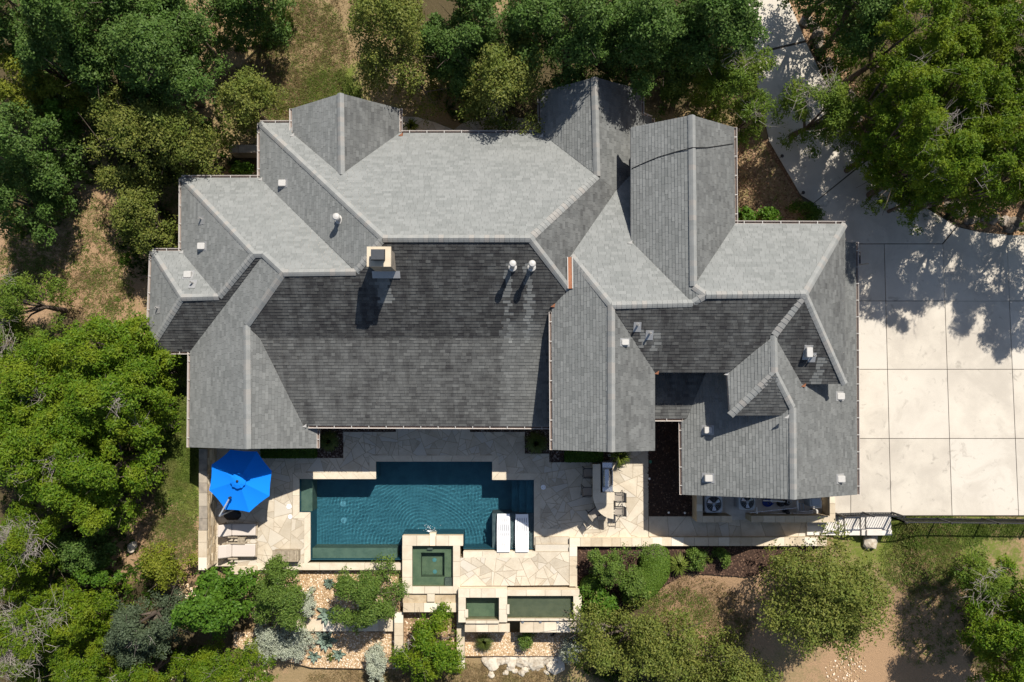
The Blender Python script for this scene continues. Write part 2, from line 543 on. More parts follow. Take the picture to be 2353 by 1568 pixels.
# ---- polygon cutting in plan
def clip_convex(subj, clip):
    """concave subject polygon cut by a convex counter-clockwise polygon"""
    out = list(subj)
    n = len(clip)
    for i in range(n):
        ax, ay = clip[i][0], clip[i][1]
        bx, by = clip[(i + 1) % n][0], clip[(i + 1) % n][1]
        ex, ey = bx - ax, by - ay
        inp, out = out, []
        if not inp:
            return []
        s = inp[-1]
        ds = ex * (s[1] - ay) - ey * (s[0] - ax)
        for e in inp:
            de = ex * (e[1] - ay) - ey * (e[0] - ax)
            if (de >= 0) != (ds >= 0):
                t = ds / (ds - de)
                out.append((s[0] + (e[0] - s[0]) * t, s[1] + (e[1] - s[1]) * t))
            if de >= 0:
                out.append((e[0], e[1]))
            s, ds = e, de
    return out

def area(poly):
    return 0.5 * sum(poly[i][0] * poly[(i + 1) % len(poly)][1] - poly[(i + 1) % len(poly)][0] * poly[i][1] for i in range(len(poly)))

def clean(poly, eps=1e-3):
    out = []
    for p in poly:
        if not out or abs(p[0] - out[-1][0]) + abs(p[1] - out[-1][1]) > eps:
            out.append(p)
    while len(out) > 1 and abs(out[0][0] - out[-1][0]) + abs(out[0][1] - out[-1][1]) < eps:
        out.pop()
    return out

def despike(poly):
    """drop points where an outline doubles back on itself"""
    out = clean(poly)
    i = 0
    while len(out) >= 3 and i < len(out):
        a, b, c = out[i - 1], out[i], out[(i + 1) % len(out)]
        ux, uy, vx, vy = b[0] - a[0], b[1] - a[1], c[0] - b[0], c[1] - b[1]
        l = math.hypot(ux, uy) * math.hypot(vx, vy) + 1e-12
        if (ux * vx + uy * vy) / l < -.98:
            out.pop(i)
            out = clean(out)
            i = 0
        else:
            i += 1
    return out

def inset_convex(poly, d):
    """move every edge of a convex ccw polygon inwards"""
    out = list(poly)
    n = len(poly)
    for i in range(n):
        a, b = poly[i], poly[(i + 1) % n]
        l = math.hypot(b[0] - a[0], b[1] - a[1])
        if l < 1e-6:
            continue
        nx, ny = -(b[1] - a[1]) / l, (b[0] - a[0]) / l
        big = 100.0
        ax, ay = a[0] + nx * d, a[1] + ny * d
        ux, uy = (b[0] - a[0]) / l, (b[1] - a[1]) / l
        half = [(ax - ux * big, ay - uy * big), (ax + ux * big, ay + uy * big), (ax + ux * big + nx * big, ay + uy * big + ny * big), (ax - ux * big + nx * big, ay - uy * big + ny * big)]
        out = clip_convex(out, half)
        if len(out) < 3:
            return []
    return clean(out)

def crazy(rect, amin, amax, rng):
    """irregular convex stones covering a rectangle"""
    x0, y0, x1, y1 = rect
    todo, done = [[(x0, y0), (x1, y0), (x1, y1), (x0, y1)]], []
    while todo:
        p = todo.pop()
        a = area(p)
        if a < amin or (a < amax and rng.random() < 0.45):
            done.append(p)
            continue
        cx = sum(q[0] for q in p) / len(p)
        cy = sum(q[1] for q in p) / len(p)
        # cut roughly across the longest direction, with a skew
        best, ang = 0, 0
        for i in range(len(p)):
            for j in range(i):
                d = math.hypot(p[i][0] - p[j][0], p[i][1] - p[j][1])
                if d > best:
                    best, ang = d, math.atan2(p[i][1] - p[j][1], p[i][0] - p[j][0])
        ang += pi / 2 + rng.uniform(-0.75, 0.75)
        cx += rng.uniform(-.14, .14) * best
        cy += rng.uniform(-.14, .14) * best
        ux, uy = cos(ang), sin(ang)
        B = 200
        for sgn in (1, -1):
            nx, ny = -uy * sgn, ux * sgn
            half = [(cx - ux * B * sgn, cy - uy * B * sgn), (cx + ux * B * sgn, cy + uy * B * sgn), (cx + ux * B * sgn + nx * B, cy + uy * B * sgn + ny * B), (cx - ux * B * sgn + nx * B, cy - uy * B * sgn + ny * B)]
            q = clean(clip_convex(p, half))
            if len(q) >= 3 and area(q) > 0.01:
                todo.append(q)
    return done

def pave(parent, region, z, amin, amax, seed, mat, name='flagstone', joint=0.012, thick=0.035, jit=0.004):
    """flagstones of irregular outline over a plan region (list of points)"""
    rng = random.Random(seed)
    region = ccw([(p[0], p[1]) for p in region])
    xs, ys = [p[0] for p in region], [p[1] for p in region]
    qs = []
    for s in crazy((min(xs), min(ys), max(xs), max(ys)), amin, amax, rng):
        s = inset_convex(s, joint)
        if len(s) < 3:
            continue
        q = despike(clip_convex(region, s))
        if len(q) < 3 or area(q) < 0.012:
            continue
        qs.append(q)
    qs.sort(key=lambda q: -area(q))
    rest = MB()
    for k, q in enumerate(qs):
        zt = z + rng.uniform(-jit, jit)
        if k < 300:
            obj(name, MB().slab(q, zt - thick, zt), mat, parent)
        else:
            rest.slab(q, zt - thick, zt)
    if rest.v:
        obj(name + '_chips', rest, mat, parent, 'stuff')
    return len(qs)

def row(parent, a, b, c, d, n, z0, z1, mat, name='cap_stone', rng=None, gap=0.006):
    """n stones in a row between edge a-b and edge d-c"""
    rng = rng or random.Random(int(a[0] * 100) + n)
    cuts = [0.0] + [(i + rng.uniform(-.16, .16)) / n for i in range(1, n)] + [1.0]
    a, b, c, d = [Vector((p[0], p[1], 0)) for p in (a, b, c, d)]
    ln = max((b - a).length, 1e-3)
    for i in range(n):
        t0, t1 = cuts[i] + gap / ln, cuts[i + 1] - gap / ln
        q = [a.lerp(b, t0), a.lerp(b, t1), d.lerp(c, t1), d.lerp(c, t0)]
        zz = z1 + rng.uniform(-.004, .004)
        obj(name, MB().slab([(p.x, p.y) for p in q], z0, zz), mat, parent)

# ================================================================ GROUND
COVER = [  # pixel x, y, radius, green 0..1, bare soil 0..1
    (415, 1000, 75, 0.95, 0.05), (415, 1150, 60, 0.62, 0.42), (390, 1240, 80, 0.42, 0.62), (700, 130, 170, 0.40, 0.30), (760, 215, 60, 0.85, 0.1),
    (560, 90, 90, 0.35, 0.55), (620, 230, 70, 0.50, 0.25), (110, 560, 120, 0.42, 0.55), (150, 660, 70, 0.30, 0.80), (250, 690, 60, 0.45, 0.55),
    (60, 590, 80, 0.35, 0.75), (300, 760, 70, 0.4, 0.6), (2120, 1240, 120, 0.62, 0.20), (2300, 1220, 90, 0.50, 0.45), (1590, 1370, 90, 0.35, 0.75),
    (1640, 1420, 80, 0.25, 0.85), (1500, 1400, 60, 0.55, 0.45), (2150, 1400, 110, 0.45, 0.55), (2120, 1510, 120, 0.15, 0.9), (900, 1560, 160, 0.30, 0.42),
    (1150, 1555, 120, 0.42, 0.30), (280, 1340, 90, 0.3, 0.6), (2230, 520, 140, 0.1, 0.75), (1900, 100, 90, 0.1, 0.7), (380, 840, 50, 0.5, 0.4)]
WOODS = [(120, 150, 260), (280, 100, 170), (50, 420, 110), (1000, 60, 110), (1160, 150, 140), (1330, 60, 160), (1550, 90, 190), (1690, 150, 90), (2150, 180, 260), (2010, 60, 130), (2330, 330, 160), (2050, 330, 110), (2180, 420, 110), (1160, 250, 90),
         (130, 900, 200), (230, 1080, 170), (80, 1240, 180), (60, 1480, 220), (300, 1500, 170), (450, 1450, 120), (1450, 1500, 120), (2310, 1470, 110), (1900, 1400, 90), (340, 330, 120), (340, 520, 70), (570, 380, 60), (450, 330, 60)]
WDS = [(P(a, b, 0).x, P(a, b, 0).y, r * 40 / FPX) for a, b, r in WOODS]
def woods(x, y):
    return min(1.0, max(math.exp(-(((x - a) ** 2 + (y - b) ** 2) / (r * r)) ** 2) for a, b, r in WDS) if abs(x) < 36 and abs(y) < 26 else .5)
COV = [(P(a, b, 0).x, P(a, b, 0).y, r * 40 / FPX, g, s) for a, b, r, g, s in COVER]
def cover(x, y):
    w, g, s = 0.12, 0.12 * 0.42, 0.12 * 0.42
    for cx, cy, r, cg, cs in COV:
        k = math.exp(-((x - cx) ** 2 + (y - cy) ** 2) / (r * r))
        w, g, s = w + k, g + k * cg, s + k * cs
    return g / w, s / w

def build_ground():
    xs = [-400, -200, -100, -60] + list(np.arange(-36, 36.01, 0.5)) + [60, 100, 200, 400]
    ys = [-400, -200, -100, -50] + list(np.arange(-26, 26.01, 0.5)) + [50, 100, 200, 400]
    rng = random.Random(5)
    vs, cols = [], []
    for y in ys:
        for x in xs:
            z = gz(x, y)
            if z > -2:
                z += rng.uniform(-.02, .02)
            vs.append((x, y, z))
            g, s = cover(x, y)
            cols += [g, s, woods(x, y) * .95, 1]
    nx = len(xs)
    fs = [(j * nx + i, j * nx + i + 1, (j + 1) * nx + i + 1, (j + 1) * nx + i) for j in range(len(ys) - 1) for i in range(nx - 1)]
    me = bpy.data.meshes.new('ground')
    me.from_pydata(vs, [], fs)
    a = me.attributes.new('cover', 'FLOAT_COLOR', 'POINT')
    a.data.foreach_set('color', cols)
    me.polygons.foreach_set('use_smooth', [True] * len(fs))
    o = put('ground', me, M['ground'])
    o['kind'] = 'structure'
build_ground()

def bed(name, pts, z, mat, thick=0.25):
    """soil or gravel bed: a slightly uneven sheet with its own depth"""
    o = obj(name, MB().slab([(p.x, p.y) for p in pts], z - thick, z), mat)
    o['kind'] = 'structure'
    return o

def scatter_pebbles(name, polys, n, z, r0, r1, mat, seed, flat=0.6):
    """loose small stones or chips over plan polygons: stuff"""
    rng = np.random.default_rng(seed)
    octv = np.array([(1, 0, 0), (0, 1, 0), (-1, 0, 0), (0, -1, 0), (0, 0, 1)], np.float32)
    octf = [(0, 1, 4), (1, 2, 4), (2, 3, 4), (3, 0, 4)]
    pts = []
    for poly in polys:
        poly = [(p[0], p[1]) for p in poly]
        xs, ys = [p[0] for p in poly], [p[1] for p in poly]
        k = int(n * abs(area(poly)) / max(1e-6, sum(abs(area([(p[0], p[1]) for p in q])) for q in polys)))
        c = rng.uniform((min(xs), min(ys)), (max(xs), max(ys)), (k * 3, 2))
        ins = np.zeros(len(c), bool)
        for i in range(len(poly)):
            (ax, ay), (bx, by) = poly[i], poly[(i + 1) % len(poly)]
            cr = ((ay > c[:, 1]) != (by > c[:, 1])) & (c[:, 0] < (bx - ax) * (c[:, 1] - ay) / (by - ay + 1e-12) + ax)
            ins ^= cr
        pts.append(c[ins][:k])
    c = np.concatenate(pts)
    n = len(c)
    r = rng.uniform(r0, r1, (n, 1, 1)).astype(np.float32)
    s = rng.uniform(.65, 1.35, (n, 1, 3)).astype(np.float32) * r
    s[:, :, 2] *= flat
    a = rng.uniform(0, 6.28, n)
    v = octv[None] * s
    x = v[:, :, 0] * np.cos(a)[:, None] - v[:, :, 1] * np.sin(a)[:, None] + c[:, 0:1]
    y = v[:, :, 0] * np.sin(a)[:, None] + v[:, :, 1] * np.cos(a)[:, None] + c[:, 1:2]
    zz = v[:, :, 2] + (z(c) if callable(z) else z)
    v = np.stack([x, y, zz], -1).reshape(-1, 3)
    f = (np.array(octf)[None] + 5 * np.arange(n)[:, None, None]).reshape(-1, 3)
    me = bpy.data.meshes.new(name)
    me.vertices.add(len(v)); me.vertices.foreach_set('co', v.astype(np.float32).ravel())
    me.loops.add(f.size); me.loops.foreach_set('vertex_index', f.astype(np.int32).ravel())
    me.polygons.add(len(f)); me.polygons.foreach_set('loop_start', np.arange(len(f), dtype=np.int32) * 3)
    me.polygons.foreach_set('loop_total', np.full(len(f), 3, np.int32))
    me.update(calc_edges=True)
    return put(name, me, M[mat], None, 'stuff')

# ---------------------------------------------------------------- driveway: concrete slabs between joints
DZ = 0.60
drive = obj('driveway', MB().slab([P(*p, DZ) for p in [(1955, 556), (2165, 560), (2198, 521), (2310, 540), (2600, 545), (2600, 1186), (1905, 1186), (1905, 1120), (1955, 1120)]], DZ - .4, DZ - 0.03)
            .slab([P(*p, DZ) for p in [(1700, -120), (1772, -120), (1812, 0), (1850, 95), (1945, 290), (2000, 362), (2078, 447), (2150, 492), (2222, 527), (2166, 561), (1900, 562), (1880, 510), (1840, 450), (1768, 325), (1740, 200), (1720, 60)]], DZ - .4, DZ - .03), 'dark_mortar')
drive['kind'] = 'structure'
def slab(pts):
    q = ccw([tuple(P(*p, DZ)[:2]) for p in pts])
    i = inset_convex(q, 0.015) if len(q) <= 5 else q
    obj('slab', MB().slab(i if len(i) >= 3 else q, DZ - .1, DZ), 'concrete', drive)
vx = [lambda y: 1955, lambda y: 2032 + (y - 563) * .0256, lambda y: 2167 + (y - 563) * .0335, lambda y: 2313 + (y - 540) * .043, lambda y: 2470 + (y - 540) * .05]
hy = [561, 692, 849, 1008, 1185]
for j in range(4):
    for i in range(4):
        slab([(vx[i](hy[j]), hy[j]), (vx[i + 1](hy[j]), hy[j] if not (j == 0 and i >= 2) else 540), (vx[i + 1](hy[j + 1]), hy[j + 1]), (vx[i](hy[j + 1]), hy[j + 1])]
             if not (j == 0 and i >= 2) else ([(2167, 562), (2199, 522), (2250, 534), (2313, 540), (vx[3](692), 692), (vx[2](692), 692)] if i == 2 else [(2313, 540), (2470, 543), (vx[4](692), 692), (vx[3](692), 692)]))
slab([(1905, 1125), (1955, 1125), (1955, 1185), (1905, 1185)])
slab([(1868, 470), (1998, 366), (2078, 447), (2150, 492), (2197, 521), (2165, 560), (1895, 560), (1885, 520)])
slab([(1729, 127), (1852, 98), (1945, 290), (1998, 361), (1870, 466), (1840, 448), (1768, 325), (1741, 200)])
slab([(1702, -118), (1772, -118), (1812, 0), (1850, 93), (1727, 122), (1722, 60)])

# ================================================================ HOUSE
PL = {'AN':('N',32.890,0.6735),'AW':('W',24.479,0.7439),'BS':('S',38.135,0.6978),'BW':('W',26.908,0.6538),'BN':('N',30.289,0.7065),'DW':('W',27.126,0.6657),'DE':('E',43.925,0.7780),'CW':('W',29.150,0.6688),'MN':('N',28.545,0.6993),'G1W':('W',29.776,0.6854),'G1E':('E',40.438,0.7091),'MS':('S',36.517,0.6332),'MP':('S',35.899,0.3216),'ME':('E',32.140,0.7450),'G2W':('W',37.664,0.7207),'G2E':('E',32.310,0.7123),'EN':('N',31.078,0.5305),'G3W':('W',37.830,0.6675),'G3E':('E',26.937,0.7810),'E2N':('N',30.328,0.6170),'ES':('S',34.532,0.5422),'EE':('E',23.009,0.7962),'FW':('W',35.686,0.7009),'FE':('E',29.842,0.7254),'KW':('W',40.060,0.6069),'KS':('S',33.569,0.5830),'LE':('E',25.505,0.7187),'LW':('W',41.527,0.6166),'PS':('S',36.201,0.2660)}
RV = dict(a1=(349,577),a2=(416,577),a3=(503,682),a4=(417,684),a5=(340,808),a6=(437,808),
 b1=(417,409),b2=(583,584),b3=(605,584),b4=(651,627),b5=(818,625),b6=(597,409),
 d1=(566,748),d2=(568,1032),d3=(435,1028),d4=(598,778),d5=(697,978),d6=(728,985),d7=(728,1030),
 m1=(597,283),m2=(671,283),g1a=(784,402),m3=(918,306),m4=(1243,306),g2a=(1372,405),m5=(1218,548),m6=(880,548),
 g1b=(671,250),g1c=(782,215),g1d=(918,250),g1e=(671,306),
 m7=(1308,665),m8=(1268,704),m9=(1268,778),m10=(1265,980),
 g2b=(1241,211),g2c=(1366,178),g2d=(1474,207),s1=(1474,264),s2=(1498,272),s3=(1500,366),v1=(1474,378),
 e1=(1416,437),e2=(1312,588),h1=(1474,400),h2=(1472,556),
 e4=(1450,555),e5=(1592,697),e6=(1405,702),
 g3a=(1450,293),g3b=(1590,265),g3c=(1594,658),e7=(1622,678),g3d=(1687,293),g3e=(1689,514),
 e8=(1942,515),e9=(1850,676),e10=(1942,883),e11=(1842,883),k1=(1779,771),k2=(1672,857),f1=(1505,857),
 f2=(1405,1039),f3=(1505,1036),f4=(1270,1034),
 k3=(1781,857),k4=(1678,955),k5=(1822,937),k6=(1803,955),
 l1=(1824,1148),l2=(1970,1137),l3=(1967,557),h3=(1935,557),h4=(1935,870),l4=(1568,1137),l5=(1566,968),p1=(1578,962),p2=(1615,872),h5=(1625,848),h6=(1770,845),
 p3=(1496,962),h7=(1618,852),h8=(1496,852))
RF = dict(AN='a1 a2 a3 a4', AW='a1 a4 a5', BS='a5 a4 a3 b2 b3 a6', BW='b1 b2 a3 a2', BN='b1 b6 b5 b4 b3 b2', DW='a6 b3 b4 d1 d2 d3', DE='d1 d4 d5 d6 d7 d2',
 CW='m1 m6 b5 b6', MN='m1 m2 g1e g1a m3 m4 g2a m5 m6', G1W='g1b g1c g1a g1e', G1E='g1c g1d m3 g1a', MS='b4 b5 m6 m5 m7 m8 m9 d4 d1', MP='d4 m9 m10 d5',
 ME='m5 g2a e1 e2 m7', G2W='g2b g2c g2a m4', G2E='g2c g2d s1 s2 s3 v1 e1 g2a', EN='e1 v1 h1 h2 e4 e5 e6 e2', G3W='g3a g3b g3c e7 e5 e4', G3E='g3b g3d g3e g3c',
 E2N='g3e e8 e9 e7 g3c', ES='e6 e5 e7 e9 e10 e11 k1 k2 f1', EE='e8 e10 e9', FW='e2 e6 f2 f4 m8 m7', FE='e6 f1 f3 f2', KW='k2 k1 k3 k4', KS='k3 k5 k6 k4',
 LE='k1 k3 k5 l1 l2 l3 h3 h4 e11', LW='l5 p1 p2 h5 h6 k5 l1 l4', PS='p3 p1 p2 h7 h8')
RF = {k: v.split() for k, v in RF.items()}

def face_pt(n, px, py, dz=0.0):
    """pixel dropped onto a roof plane"""
    dr, k, s = PL[n]
    x, y = ray(px, py)
    g = {'N': -y, 'S': y, 'E': -x, 'W': x}[dr]
    d = k / (1 + s * g)
    return Vector((x * d, y * d, CAMZ - d + dz))
def face_z(n, x, y):
    dr, k, s = PL[n]
    return CAMZ - k + s * {'N': -y, 'S': y, 'E': -x, 'W': x}[dr]
owners = {}
for n, vsn in RF.items():
    for v in vsn:
        owners.setdefault(v, []).append(n)
RW, RLOW = {}, {}
for v, fs in owners.items():
    zs = [face_pt(n, *RV[v]).z for n in fs]
    z = sum(zs) / len(zs)
    RW[v] = P(*RV[v], z)
    RLOW[v] = Vector((RW[v].x, RW[v].y, min(min(zs), *[face_z(n, RW[v].x, RW[v].y) for n in fs]) - 0.03))

house = thing('house', 'large rambling stone house with many grey shingled hip and gable roofs beside the pool', 'house', (0, 0, 0))
# ---- roof deck with fascia
mb = MB()
TH = Vector((0, 0, -0.17))
edges = {}
for n, vsn in RF.items():
    for i in range(len(vsn)):
        e = frozenset((vsn[i], vsn[(i + 1) % len(vsn)]))
        edges[e] = edges.get(e, 0) + 1
for n, vsn in RF.items():
    pts = [RLOW[v] for v in vsn]
    if area([(p.x, p.y) for p in pts]) < 0:
        vsn = vsn[::-1]
        pts = pts[::-1]
    k = len(pts)
    mb.add(pts, [tuple(range(k))])
    mb.add([p + TH for p in pts], [tuple(range(k - 1, -1, -1))])
    for i in range(k):
        if edges[frozenset((vsn[i], vsn[(i + 1) % k]))] == 1:
            a, b = pts[i], pts[(i + 1) % k]
            mb.add([a, b, b + TH, a + TH], [(3, 2, 1, 0)])
roof = obj('roof', mb, 'trim', house)

# ---- shingles: every course laps the one below
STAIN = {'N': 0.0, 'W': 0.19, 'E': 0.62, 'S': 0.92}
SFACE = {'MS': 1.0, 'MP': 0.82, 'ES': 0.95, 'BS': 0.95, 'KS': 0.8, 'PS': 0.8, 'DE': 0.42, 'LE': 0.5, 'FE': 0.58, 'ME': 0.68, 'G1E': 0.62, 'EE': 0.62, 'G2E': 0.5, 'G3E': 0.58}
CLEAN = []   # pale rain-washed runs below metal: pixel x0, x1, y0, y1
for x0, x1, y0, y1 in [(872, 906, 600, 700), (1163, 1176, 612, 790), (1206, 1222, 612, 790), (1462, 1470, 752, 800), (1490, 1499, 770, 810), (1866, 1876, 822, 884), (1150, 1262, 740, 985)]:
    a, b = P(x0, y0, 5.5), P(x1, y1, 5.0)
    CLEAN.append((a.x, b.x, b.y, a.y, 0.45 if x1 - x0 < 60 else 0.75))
allsh = []
srng = random.Random(11)
field = {}
for n, vsn in RF.items():
    dr, k, s = PL[n]
    poly3 = [RW[v] for v in vsn]
    ab = {'N': lambda p: (p.x, -p.y), 'S': lambda p: (p.x, p.y), 'E': lambda p: (p.y, -p.x), 'W': lambda p: (p.y, p.x)}[dr]
    inv = {'N': lambda a, b: (a, -b), 'S': lambda a, b: (a, b), 'E': lambda a, b: (-b, a), 'W': lambda a, b: (b, a)}[dr]
    poly = ccw([ab(p) for p in poly3])
    bs, as_ = [p[1] for p in poly], [p[0] for p in poly]
    ex = 0.146 / math.sqrt(1 + s * s)
    b = min(bs) - 0.01
    mbf = MB()
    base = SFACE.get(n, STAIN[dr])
    while b < max(bs):
        b1 = b + ex
        strip = clip_convex(poly, [(-99, b), (99, b), (99, b1), (-99, b1)])
        strip = clean(strip)
        if len(strip) >= 3 and abs(area(strip)) > 1e-4:
            a0, a1 = min(p[0] for p in strip), max(p[0] for p in strip)
            a = a0 - srng.uniform(0, .3)
            while a < a1:
                w = srng.choice((0.19, 0.24, 0.30, 0.34)) * srng.uniform(.9, 1.1)
                q = clean(clip_convex(strip, [(a, b), (a + w - 0.006, b), (a + w - 0.006, b1 + .01), (a, b1 + .01)]))
                a += w
                if len(q) < 3:
                    continue
                ar = area(q)
                if abs(ar) < 2e-4:
                    continue
                if ar < 0:
                    q = q[::-1]
                th = srng.choice((0.016, 0.022, 0.028))
                cb = sum(p[1] for p in q) / len(q)
                ca = sum(p[0] for p in q) / len(q)
                cxw, cyw = inv(ca, cb)
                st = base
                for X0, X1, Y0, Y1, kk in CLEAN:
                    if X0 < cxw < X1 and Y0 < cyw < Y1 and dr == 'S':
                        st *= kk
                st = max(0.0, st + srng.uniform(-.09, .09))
                top, lo = [], []
                for (pa, pb) in q:
                    t = (pb - b) / ex
                    x, y = inv(pa, pb)
                    z = face_z(n, x, y)
                    top.append((x, y, z + th + (0.003 - th) * t))
                    if t < 0.02:
                        lo.append((x, y, z - 0.01))
                if dr in ('N', 'E') and inv(1, 0)[0] * inv(0, 1)[1] - inv(1, 0)[1] * inv(0, 1)[0] < 0:
                    top = top[::-1]
                elif inv(1, 0)[0] * inv(0, 1)[1] - inv(1, 0)[1] * inv(0, 1)[0] < 0:
                    top = top[::-1]
                kx = len(top)
                faces = [tuple(range(kx))]
                vs_ = list(top)
                low = [i for i in range(kx) if any(abs(top[i][0] - l[0]) < 1e-9 and abs(top[i][1] - l[1]) < 1e-9 for l in lo)]
                for i in range(kx):
                    j = (i + 1) % kx
                    if i in low and j in low:
                        o_ = len(vs_)
                        vs_ += [(top[i][0], top[i][1], top[i][2] - th - .01), (top[j][0], top[j][1], top[j][2] - th - .01)]
                        faces.append((j, i, o_, o_ + 1))
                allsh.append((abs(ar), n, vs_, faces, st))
        b = b1
# the 300 largest tabs are objects, the rest one field per roof plane
allsh.sort(key=lambda t: -t[0])
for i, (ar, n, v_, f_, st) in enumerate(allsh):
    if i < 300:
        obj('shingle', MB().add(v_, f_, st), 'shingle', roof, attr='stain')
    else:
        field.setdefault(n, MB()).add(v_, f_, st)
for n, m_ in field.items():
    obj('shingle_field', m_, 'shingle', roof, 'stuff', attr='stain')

# ---- ridge and hip caps
RIDGES = 'a1-a4 a4-a3 a5-a4 b1-b2 b2-b3 a3-b2 b3-b4 b5-b4 b4-d1 d1-d2 m1-m6 b5-m6 m6-m5 m5-g2a m5-m7 g1c-g1a g2c-g2a g3b-g3c g3c-e7 e5-e7 e6-e5 e2-e6 e6-f2 e7-e9 e8-e9 e10-e9 k1-e9 k1-k3 k4-k3 k5-k3 k5-l1'.split()
capn = 0
capfield = MB()
for r in RIDGES:
    va, vb = r.split('-')
    A, B = RW[va].copy(), RW[vb].copy()
    fs = [n for n in RF if va in RF[n] and vb in RF[n]]
    d = (B - A)
    ln = d.length
    d = d / ln
    side = Vector((d.y, -d.x, 0)).normalized()
    def drop(sgn):
        m = (A + B) / 2 + side * sgn * 0.3
        zz = [face_z(n, m.x, m.y) for n in (fs or ['ES'])]
        return ((A + B) / 2).z - min(zz)
    sl, sr = max(0.0, drop(-1)) / 0.3, max(0.0, drop(1)) / 0.3
    n_ = max(1, int(ln / 0.21))
    W = 0.155
    vent = r in ('m6-m5', 'b5-b4', 'e7-e9', 'e6-e5', 'a4-a3', 'd1-d2', 'e6-f2', 'g3b-g3c', 'k5-l1', 'g1c-g1a', 'g2c-g2a')
    up = 0.075 if vent else 0.045
    for i in range(n_):
        t0, t1 = i / n_, (i + 1) / n_ + 0.02 / ln
        sec = []
        for t, lift in ((t0, 0.022), (min(t1, 1), 0.004)):
            c = A + (B - A) * t
            for u in (-1, -.5, 0, .5, 1):
                ww = W * abs(u)
                sec.append(c + side * (W * u) + Vector((0, 0, up + lift - (sr if u > 0 else sl) * ww * 0.93 - 0.025 * u * u)))
        vs_ = sec + [sec[0] - Vector((0, 0, up + .03)), sec[4] - Vector((0, 0, up + .03)), sec[5] - Vector((0, 0, up + .03)), sec[9] - Vector((0, 0, up + .03))]
        fsq = [(j, j + 1, 6 + j, 5 + j) for j in range(4)] + [(10, 0, 5, 12), (4, 11, 13, 9), (10, 11, 4, 3, 2, 1, 0)]
        if capn < 300 and r in ('m6-m5', 'm1-m6', 'b1-b2', 'd1-d2', 'm5-g2a', 'm5-m7', 'e2-e6', 'e6-e5', 'e7-e9', 'e8-e9', 'e6-f2', 'b4-d1', 'g3b-g3c'):
            obj('ridge_cap', MB().add(vs_, fsq), 'ridge', roof)
            capn += 1
        else:
            capfield.add(vs_, fsq)
obj('ridge_cap_run', capfield, 'ridge', roof, 'stuff')

# ---- gutters with hangers
def gutter(a, b, out):
    """open trough along an eave from world point a to b; out = unit vector pointing away from the roof"""
    a, b = Vector(a), Vector(b)
    out = Vector(out)
    d = (b - a).normalized()
    def ring(p):
        return [p + out * o + Vector((0, 0, z)) for o, z in ((0.0, 0.0), (0.0, -.12), (0.10, -.12), (0.13, .012), (0.115, .012), (0.092, -.105), (0.012, -.105), (0.012, 0.0))]
    vs_ = ring(a) + ring(b)
    fsq = [(i, (i + 1) % 8, 8 + (i + 1) % 8, 8 + i) for i in range(8)] + [tuple(range(7, -1, -1)), tuple(range(8, 16))]
    g = obj('gutter', MB().add(vs_, fsq), 'gutter_metal', house)
    flr = [p + out * o + Vector((0, 0, -.100)) for p, o in ((a, .014), (b, .014), (b, .09), (a, .09))]
    obj('gutter_floor', MB().add(flr, [(0, 1, 2, 3)]), 'gutter_inside', g)  # dark sheet along the bottom of the trough
    ln = (b - a).length
    m = max(1, int(ln / 0.75))
    for i in range(m):
        c = a.lerp(b, (i + .5) / m)
        obj('gutter_hanger', MB().beam(c + Vector((0, 0, .016)), c + out * .13 + Vector((0, 0, .016)), 0.03, 0.008), 'white_vent', g)
    # end plates
    for p in (a, b):
        q = [p + out * o + Vector((0, 0, z)) for o, z in ((0, .005), (.125, .005), (.1, -.115), (0, -.115))]
        obj('end_plate', MB().prism(q, [x + d * .006 for x in q]), 'gutter_metal', g)
def eave(va, vb, out, fa=0.0, fb=1.0, dz=-0.02):
    A, B = RW[va], RW[vb]
    z = min(A.z, B.z)
    a, b = A.lerp(B, fa), A.lerp(B, fb)
    gutter((a.x, a.y, a.z + dz), (b.x, b.y, b.z + dz), out)
Wd, Ed, Nd, Sd = (-1, 0, 0), (1, 0, 0), (0, 1, 0), (0, -1, 0)
eave('a5', 'a1', Wd); eave('a1', 'a2', Nd); eave('a2', 'b1', Wd); eave('b1', 'b6', Nd); eave('b6', 'm1', Wd); eave('m1', 'm2', Nd, 0, .96)
eave('g1e', 'g1b', Wd, .03, 1); eave('m3', 'g1d', Ed, .05, 1); eave('m3', 'm4', Nd, 0.01, .99); eave('m4', 'g2b', Wd, 0, 1)
eave('s1', 'g2d', Ed); eave('s2', 's3', Ed, 0, .8); eave('g3e', 'g3d', Ed); eave('g3e', 'e8', Nd, 0.0, 1); eave('l2', 'l3', Ed)
eave('d5', 'm10', Sd, .02, 1); eave('a6', 'd3', Wd); eave('a5', 'a6', Sd); eave('d6', 'd7', Ed, .1, 1); eave('m8', 'f4', Wd, .04, 1); eave('p3', 'p1', Sd, 0, .88); eave('l5', 'l4', Wd)
s1w, s2w = RW['s1'], RW['s2']
gutter(s1w + Vector((0.05, 0, -.02)), s2w + Vector((0, 0, -.02)), (0.2, 0.98, 0))
